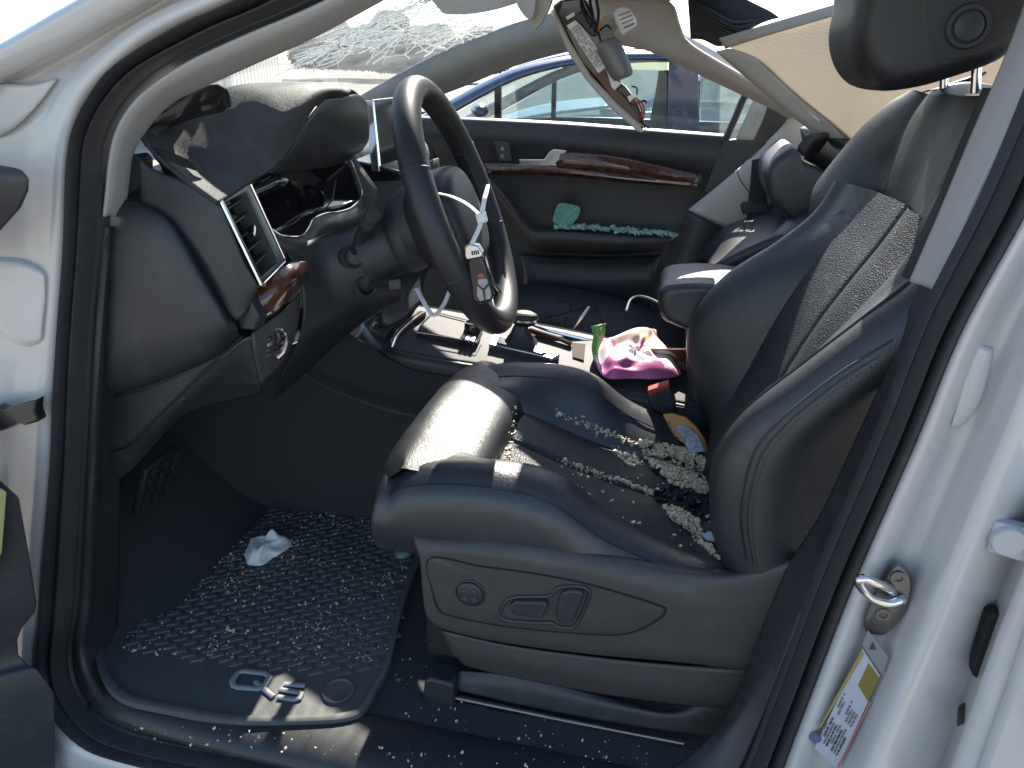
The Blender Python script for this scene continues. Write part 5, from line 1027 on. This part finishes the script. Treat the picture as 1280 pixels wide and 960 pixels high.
# green glass on passenger armrest
gs = []
alr = cr([P(700, 285, DY-.05), P(740, 287, DY-.05), P(790, 291, DY-.05), P(842, 295, DY-.045)], 40)
for k in range(420):
    p = rnd.choice(alr); gs.append(p+V((rnd.gauss(0, .012), rnd.uniform(-.018, .03), rnd.uniform(.0, .008))))
crumbs('armrest_glass', 'green tinted glass cubes lying along the passenger door armrest', 'broken glass', gs, M['green_glass'], .002, .005)
gsh = MB().rings([[P(u, v, y) for u, v in [(691, 276), (696, 258), (703, 254), (724, 259), (722, 272), (712, 281), (698, 280)]] for y in (DY-.055, DY-.049)], 36)
tag(obj('glass_sheet', gsh, mat('green_crazed_glass', (.13, .36, .29), .25, bump=('edge', 220, .9, .003), var=(120, (.3, .5, .44), .45, .7)), smooth=False), 'crazed green slab of window glass leaning on the passenger armrest', 'broken glass')
# ------------------------------------------------------------------ loose things
def crumple(name, px, z, h, m, label, cat, seed=1, nz=.012):
    r_ = random.Random(seed); w_ = [PZ(u, v, z) for u, v in px]; c_ = sum(w_, V())/len(w_); rg = []
    for s, hh in ((1, 0), (1.02, .3), (.82, .8), (.5, 1.0), (.2, .9)):
        rg.append([V((c_.x+(p.x-c_.x)*s+r_.gauss(0, nz*.3), c_.y+(p.y-c_.y)*s+r_.gauss(0, nz*.3), z+h*hh+r_.gauss(0, nz*.35)*(hh > 0))) for p in w_])
    return tag(obj(name, MB().rings(rg, 40, 14), m, smooth=True, angle=25), label, cat)
crumple('tissue', [(309, 694), (316, 684), (330, 682), (338, 679), (352, 672), (359, 681), (350, 692), (338, 697), (328, 706), (316, 706), (309, 704)], MZ+.006, .026, M['paper'], 'crumpled white tissue lying on the rubber floor mat', 'tissue', 4, .016)
crumple('glass_lump', [(495, 688), (505, 681), (516, 680), (518, 690), (508, 697), (496, 697)], MZ+.006, .012, mat('grey_green_glass', (.16, .22, .22), .3), 'grey green lump of glass on the mat beside the seat', 'glass lump', 9, .006)
ds = cush.shoot(888, 677)
sh = [cush.shoot(u, v) or ds for u, v in [(877, 675), (884, 671), (901, 672), (902, 679), (896, 683), (882, 681)]]
tag(obj('white_shard', MB().prism([p+V((0, 0, .012)) for p in sh], (0, 0, -.004)), mat('pale_blue_plastic', (.62, .68, .74), .35), bevel=.001), 'flat pale shard lying in the seat corner among the glass', 'shard')
# snack pouch on the console (pink and white), green wrapper, orange wrapper
def pouch(name, px, z0, h, mf, label, cat):
    w_ = [K(u, v, z0+.012) for u, v in px]; c_ = sum(w_, V())/len(w_); rg = []; r_ = random.Random(5)
    for s, hh in ((1.0, 0), (1.0, .10), (.88, .40), (.72, .8), (.5, .8), (.3, 1.0), (.1, .8)):
        rg.append([c_+(p-c_)*s+KN*(h*hh+r_.gauss(0, .0045)*(hh > .2))+V((r_.gauss(0, .002), 0, 0)) for p in w_])
    return tag(obj(name, MB().rings(rg, 64, 30), mf), label, cat)
pkm = bpy.data.materials.new('printed_pouch'); pkm.use_nodes = True; t = pkm.node_tree; pb_ = t.nodes['Principled BSDF']; pb_.inputs['Roughness'].default_value = .3
tc0 = t.nodes.new('ShaderNodeTexCoord'); sx = t.nodes.new('ShaderNodeSeparateXYZ'); t.links.new(tc0.outputs['Generated'], sx.inputs[0])
nz_ = t.nodes.new('ShaderNodeTexNoise'); nz_.inputs['Scale'].default_value = 5; t.links.new(tc0.outputs['Generated'], nz_.inputs[0])
ad_ = t.nodes.new('ShaderNodeMath'); ad_.operation = 'MULTIPLY_ADD'; ad_.inputs[1].default_value = .25; t.links.new(nz_.outputs[0], ad_.inputs[0]); t.links.new(sx.outputs[1], ad_.inputs[2])
rp_ = t.nodes.new('ShaderNodeValToRGB'); rp_.color_ramp.interpolation = 'CONSTANT'; e = rp_.color_ramp.elements
e[0].position = 0; e[0].color = (.42, .11, .26, 1); e[1].position = .36; e[1].color = (.66, .56, .58, 1)
x_ = e.new(.60); x_.color = (.60, .22, .38, 1); x_ = e.new(.66); x_.color = (.68, .50, .42, 1)
t.links.new(ad_.outputs[0], rp_.inputs[0]); t.links.new(rp_.outputs[0], pb_.inputs['Base Color'])
pouch('snack_pouch', [(745, 432), (760, 425), (790, 415), (815, 412), (822, 422), (834, 440), (850, 464), (846, 471), (820, 474), (790, 473), (764, 474), (752, 468), (744, 452)], KZ-.0, .026, pkm, 'pink and white snack pouch lying open on the centre console', 'snack pouch')
gw = loft([[(739, 408, .80), (748, 406, .79), (757, 404, .80)], [(742, 420, .79), (748, 419, .775), (755, 420, .79)], [(740, 434, .785), (745, 436, .775), (748, 436, .785)], [(742, 448, .78), (745, 450, .775), (747, 450, .78)]], 10, 14)
gwo = tag(obj('green_wrapper', gw, mat('green_foil', (.13, .36, .07), .3, bump=('noise', 60, .5, .003)), thick=.0012), 'torn green sweet wrapper standing upright on the centre console', 'wrapper')
obj('wrapper_print', loft([[(746, 410, .785), (753, 409, .785)], [(746, 421, .772), (752, 422, .778)]], 6, 6), mat('red_white_print', (.55, .10, .10), .4, var=(400, (.7, .7, .66), .45, .55)), gwo, thick=.001)
ow_px = [(828, 518), (840, 517), (856, 522), (870, 535), (880, 552), (884, 566), (858, 572), (846, 552)]
ow = [P(u, v, .60-.0012*(v-517)*.6) for u, v in ow_px]
owo = tag(obj('orange_wrapper', MB().prism(ow, (.004, .004, 0)), mat('orange_foil', (.55, .22, .03), .35, bump=('noise', 50, .4, .004)), bevel=.001), 'orange wrapper with grey middle tucked in the seat gap', 'wrapper')
c_ = V((858, 545, 0)); obj('wrapper_label', MB().prism([P(860+(u-858)*.62+3, 547+(v-545)*.66+3, .584-.0007*(v-517)) for u, v in ow_px], (.003, .003, 0)), mat('grey_foil', (.42, .42, .46), .3, var=(60, (.25, .22, .22), .45, .6)), owo, bevel=.001)
tm = put_text(text_mesh('NATURE', .014), P(838, 526, .57), P(852, 562, .55)-P(838, 526, .57), P(844, 524, .57)-P(835, 529, .57)); obj('print', tm, M['ink'], owo, smooth=False)
# black wires lying on the passenger seat, charging cable
pw = [[(682, 396, 1.0), (705, 392, 1.02), (735, 383, 1.03), (742, 394, 1.0)], [(698, 378, 1.05), (715, 372, 1.08), (730, 371, 1.08), (748, 373, 1.06)], [(705, 416, .97), (706, 405, .99), (708, 396, 1.0)], [(748, 373, 1.06), (744, 376, 1.05), (746, 390, 1.02), (755, 404, .98)], [(720, 372, 1.08), (714, 378, 1.06), (713, 386, 1.04)]]
for i, (p, lb) in enumerate(zip(pw[:1], ['tangled thin black wires lying on the passenger seat cushion'])):
    wt_ = thing('tangled_wires', lb, 'wires', PZ(715, 395, .75))
    for q in pw: obj('wire', tube(q, .0026, 6, sub=20), M['black'], wt_)
    obj('pen', tube([(714, 415, .98), (726, 398, 1.0), (737, 384, 1.02)], [.001, .005, .006], 8), M['chrome'], wt_)
tag(obj('charging_cable', tube([(783, 388, .95), (788, 375, 1.0), (798, 370, 1.02), (812, 373, 1.0), (830, 382, .96)], .0028, 6, sub=24), M['greyink']), 'grey cable looping beside the armrest', 'cable')
# white cable ties on the wheel and the key fob
tie = thing('cable_tie', 'white cable tie looped round the steering wheel spoke holding the key', 'cable tie', P(602, 271, 0.195))
obj('strap', tube([(549, 242, 0.215), (565, 246, 0.205), (585, 256, 0.195), (602, 271, 0.185)], .0042, 6, sub=24, flat=.4), M['nylon'], tie)
obj('strap_tail', tube([(602, 271, 0.185), (605, 252, 0.195), (608, 240, 0.215), (610, 231, 0.235)], [.0042, .004, .004, .003], 6, sub=20, flat=.4), M['nylon'], tie)
obj('strap_loop', tube([(602, 272, 0.185), (599, 285, 0.180), (592, 300, 0.175), (588, 309, 0.173)], .0042, 6, sub=20, flat=.4), M['nylon'], tie)
obj('tie_head', MB().box(P(602, 272, 0.183), (.0075, 0, .002), (0, .004, 0), (-.002, 0, .0075)), M['nylon'], tie, bevel=.002)
tag(obj('hanging_strap', tube([(521, 361, 0.275), (530, 378, 0.255), (539, 392, 0.245), (545, 393, 0.245), (555, 380, 0.265), (562, 364, 0.285)], .0042, 6, sub=40, flat=.5), M['nylon']), 'white strap hanging in a V below the steering wheel', 'strap')
KY = .168
key = thing('car_key', 'black key fob with silver buttons hanging from the steering wheel', 'key', P(602, 384, KY))
def kk(px, y, d, m, name, bev=.002): return obj(name, MB().prism([P(u, v, y) for u, v in px], (0, d, 0)), m, key, bevel=bev, seg=3)
kk([(582, 324), (602, 319), (606, 330), (616, 370), (614, 377), (606, 380), (596, 381), (590, 376)], KY, .014, M['gloss'], 'fob', .005)
kk([(580, 309), (586, 305), (597, 307), (603, 318), (602, 322), (583, 326), (580, 320)], KY-.001, .016, M['chrome'], 'fob_cap', .003)
for i in range(4): kk([(589+i*2.6, 314-i*.3), (590.6+i*2.6, 313.8-i*.3), (591.2+i*2.6, 319-i*.4), (589.6+i*2.6, 319.2-i*.4)], KY-.002, .002, M['ink'], 'cap_mark', 0)
kk([(596, 343), (602, 341), (606, 344), (605, 348), (597, 348)], KY-.002, .004, mat('red_key_button', (.32, .05, .04), .4), 'panic_button', .001)
kk([(597, 349), (608, 348), (610, 354), (604, 361), (597, 355)], KY-.002, .004, M['silver'], 'key_button', .001)
kk([(596, 357), (603, 363), (605, 375), (600, 377), (596, 370)], KY-.002, .004, M['silver'], 'key_button', .001)
kk([(611, 357), (606, 363), (607, 375), (613, 374), (614, 368)], KY-.002, .004, M['silver'], 'key_button', .001)
# ------------------------------------------------------------------ parked sedan beyond the passenger door, and what lies behind
M['blue'] = mat('dark_blue_paint', (.028, .042, .085), .25, coat=1.0, dirt=(20, DUST, .5, .8, .25))
M['sglass'] = glassmat('tinted_glass', (.66, .74, .76), .16, .14)
M['silverpaint'] = mat('silver_car_paint', (.50, .51, .53), .3, .3, coat=1.0)
SY = 2.55
def sedan(name, paint, label, loc):
    root = thing(name, label, 'car', (-.6, SY+.8, 0))
    kids = []
    def pt(n, mb, m, **k): o = obj(n, mb, m, root, **k); kids.append(o); return o
    outl = [(430, 190), (480, 168), (545, 134), (600, 104), (645, 84), (700, 71), (760, 63), (840, 62), (900, 66), (970, 84), (1040, 118), (1080, 150)]
    inl = [(470, 190), (510, 172), (560, 144), (610, 116), (650, 97), (700, 83), (760, 75), (840, 74), (900, 79), (960, 96), (1020, 126), (1050, 152)]
    ro_ = [P(u, v, SY+.12) for u, v in outl]; ri_ = [P(u, v, SY+.06) for u, v in inl]
    D = V((0, 1.42, 0))
    for s in (0, 1):
        mirror_ = (lambda p: V((p.x, 2*(SY+.80)-p.y, p.z))) if s else (lambda p: p)
        pt('roof_rail', loft([[mirror_(p) for p in ro_], [mirror_(p*.5+q*.5+V((0, -.02, 0))) for p, q in zip(ro_, ri_)], [mirror_(p) for p in ri_]], 50, 8), paint, thick=.02)
        lo_l = [P(u, v, SY) for u, v in [(380, 200), (470, 184), (600, 176), (720, 178), (850, 184), (1000, 190), (1100, 194)]]
        rows_ = [[mirror_(V((p.x, p.y+dy, z if z is not None else p.z))) for p in lo_l] for dy, z in ((.05, None), (.0, .97), (-.03, .75), (-.02, .5), (.03, .28))]
        rows_[0] = [mirror_(V((p.x, p.y+.06, p.z+.015))) for p in lo_l]
        pt('door_side', loft(rows_, 40, 24), paint, thick=.01)
        for px in ([(836, 70), (872, 70), (876, 190), (834, 190)], [(1006, 112), (1048, 120), (1060, 195), (1030, 195)]):
            pt('pillar', MB().prism([mirror_(P(u, v, SY+.055)) for u, v in px], (0, .02*(1-2*s), 0)), M['blue'] if s == 0 else M['gloss'], bevel=.004)
        pt('quarter_bar', MB().prism([mirror_(P(u, v, SY+.055)) for u, v in [(618, 112), (626, 107), (626, 182), (618, 182)]], (0, .02*(1-2*s), 0)), M['gloss'])
        for px in ([(500, 180), (560, 148), (618, 113), (618, 184)], [(626, 110), (650, 97), (700, 84), (760, 76), (834, 75), (834, 186), (626, 184)], [(876, 77), (900, 80), (960, 98), (1006, 120), (1030, 190), (876, 188)]):
            pt('side_window', MB().prism([mirror_(P(u, v, SY+.065)) for u, v in px], (0, .004*(1-2*s), 0)), M['sglass'], smooth=False)
    ro2 = [V((p.x, 2*(SY+.80)-p.y, p.z)) for p in ro_]
    pt('roof', loft([ro_[4:9], [p.lerp(q, .25)+V((0, 0, .05)) for p, q in zip(ro_[4:9], ro2[4:9])], [p.lerp(q, .75)+V((0, 0, .05)) for p, q in zip(ro_[4:9], ro2[4:9])], ro2[4:9]], 24, 20), paint, thick=.02)
    pt('bonnet', loft([[V((-2.9, SY+.06, .80)), V((-2.2, SY+.04, .98)), V((-1.55, SY+.05, 1.08))], [V((-2.95, SY+.8, .84)), V((-2.2, SY+.8, 1.05)), V((-1.5, SY+.8, 1.13))], [V((-2.9, SY+1.54, .80)), V((-2.2, SY+1.56, .98)), V((-1.55, SY+1.55, 1.08))]], 20, 20), paint, thick=.02)
    pt('front_side', loft([[V((-2.95, SY+.1, .8)), V((-2.2, SY+.04, .96)), V((-1.3, SY, 1.03))], [V((-3.0, SY+.05, .5)), V((-2.2, SY-.02, .6)), V((-1.3, SY-.03, .7))], [V((-3.0, SY+.1, .25)), V((-2.2, SY, .3)), V((-1.3, SY, .3))]], 16, 12), paint, thick=.01)
    for x in (-2.15, .55):
        pt('wheel', MB().lathe(V((x, SY+.02, .32)), V((0, -1, 0)), [(-.15, .31), (.0, .32), (.02, .30), (.02, .22), (-.02, .19), (.0, .05), (.0, 0)], 30), M['rubber'])
    for y in (SY+.42, SY+1.15):
        sx_ = P(815, 120, SY+.42).x
        pt('seat_back', MB().rings([[V((sx_+dx, y+w_*math.cos(q), z)) for dx in (0,) for q in np.linspace(0, 6.283, 12, endpoint=False)] if 0 else [V((sx_+.06*math.sin(q)+dx, y+w_*math.cos(q), z)) for q in np.linspace(0, 6.283, 12, endpoint=False)] for w_, z, dx in ((.24, .6, -.05), (.25, .85, .0), (.24, 1.08, .05), (.15, 1.13, .06), (.12, 1.15, .06), (.14, 1.22, .07), (.13, 1.33, .08), (.06, 1.36, .08))], 24, 24), M['carpet'])
    pt('dash_panel', MB().box((P(560, 160, SY+.4).x, SY+.8, .95), (.18, 0, .02), (0, .65, 0), (0, 0, .10)), M['carpet'], bevel=.03)
    pt('wing_mirror', MB().rings([[P(600+a*math.cos(q), 138+b_*math.sin(q), SY+y) for q in np.linspace(0, 6.283, 12, endpoint=False)] for a, b_, y in ((4, 4, .02), (10, 8, .0), (11, 9, -.08), (6, 5, -.12))], 24, 12), paint)
    d = V(loc); root.location = V(root.location)+d
    return root
sedan('sedan', M['blue'], 'dark blue sedan parked beyond the passenger door', (0, 0, 0))
s2_ = sedan('sedan', M['silverpaint'], 'silver car parked beyond the dark blue sedan', (.9, 3.0, .0))
# white boards / container far left behind the windscreen
fx = thing('site_building', 'pale low building seen through the cracked windscreen', 'building', PZ(300, 100, 0) if 0 else V((-9.5, 13, 0)))
wm_ = mat('cream_cladding', (.62, .60, .52), .8, bump=('wave', 6, .4, .02))
obj('wall', MB().box((-9.5, 13, 1.25), (1.2, 0.3, 0), (-.4, 1.6, 0), (0, 0, 1.25)), wm_, fx)
obj('roof', MB().box((-9.5, 13, 2.56), (1.3, .32, 0), (-.45, 1.7, 0), (0, 0, .05)), M['steel'], fx)
for k in range(5):
    c_ = V((-9.5, 13, 1.3))+V((1.2, .3, 0))*(-.9+.45*k)-V((-.4, 1.6, 0))*1.012
    obj('panel_joint', MB().box(c_, (.012, .003, 0), (-.002, .01, 0), (0, 0, 1.2)), M['greyink'], fx)
# far tree line (reads as one mass)
tl = MB(); r_ = random.Random(11)
for k in range(16):
    y = 58+r_.uniform(-5, 5); x = P(392+k*13, 60, y).x+r_.uniform(-1, 1); h = r_.uniform(2.6, 5.2)
    for q in range(2000):
        a = r_.uniform(0, 6.28); zz = r_.uniform(.2, 1)*h; rr0 = (1.9*math.sin(min(1, zz/h*.9+.1)*2.9)+.3)*math.sqrt(r_.random())
        c_ = V((x+rr0*math.cos(a), y+rr0*math.sin(a), zz)); s = r_.uniform(.08, .20); n1 = V((r_.gauss(0, 1), r_.gauss(0, 1), r_.gauss(0, 1))).normalized(); n2 = n1.orthogonal().normalized()
        b0 = len(tl.v); tl.v += [tuple(c_+n1*s), tuple(c_+n2*s), tuple(c_-n1*s), tuple(c_-n2*s)]; tl.f.append((b0, b0+1, b0+2, b0+3))
tag(obj('tree_line', tl, mat('foliage', (.075, .085, .07), .8, var=(.6, (.11, .12, .10), .35, .7)), smooth=False), 'far line of dark trees seen through the windscreen', 'trees', kind='stuff')
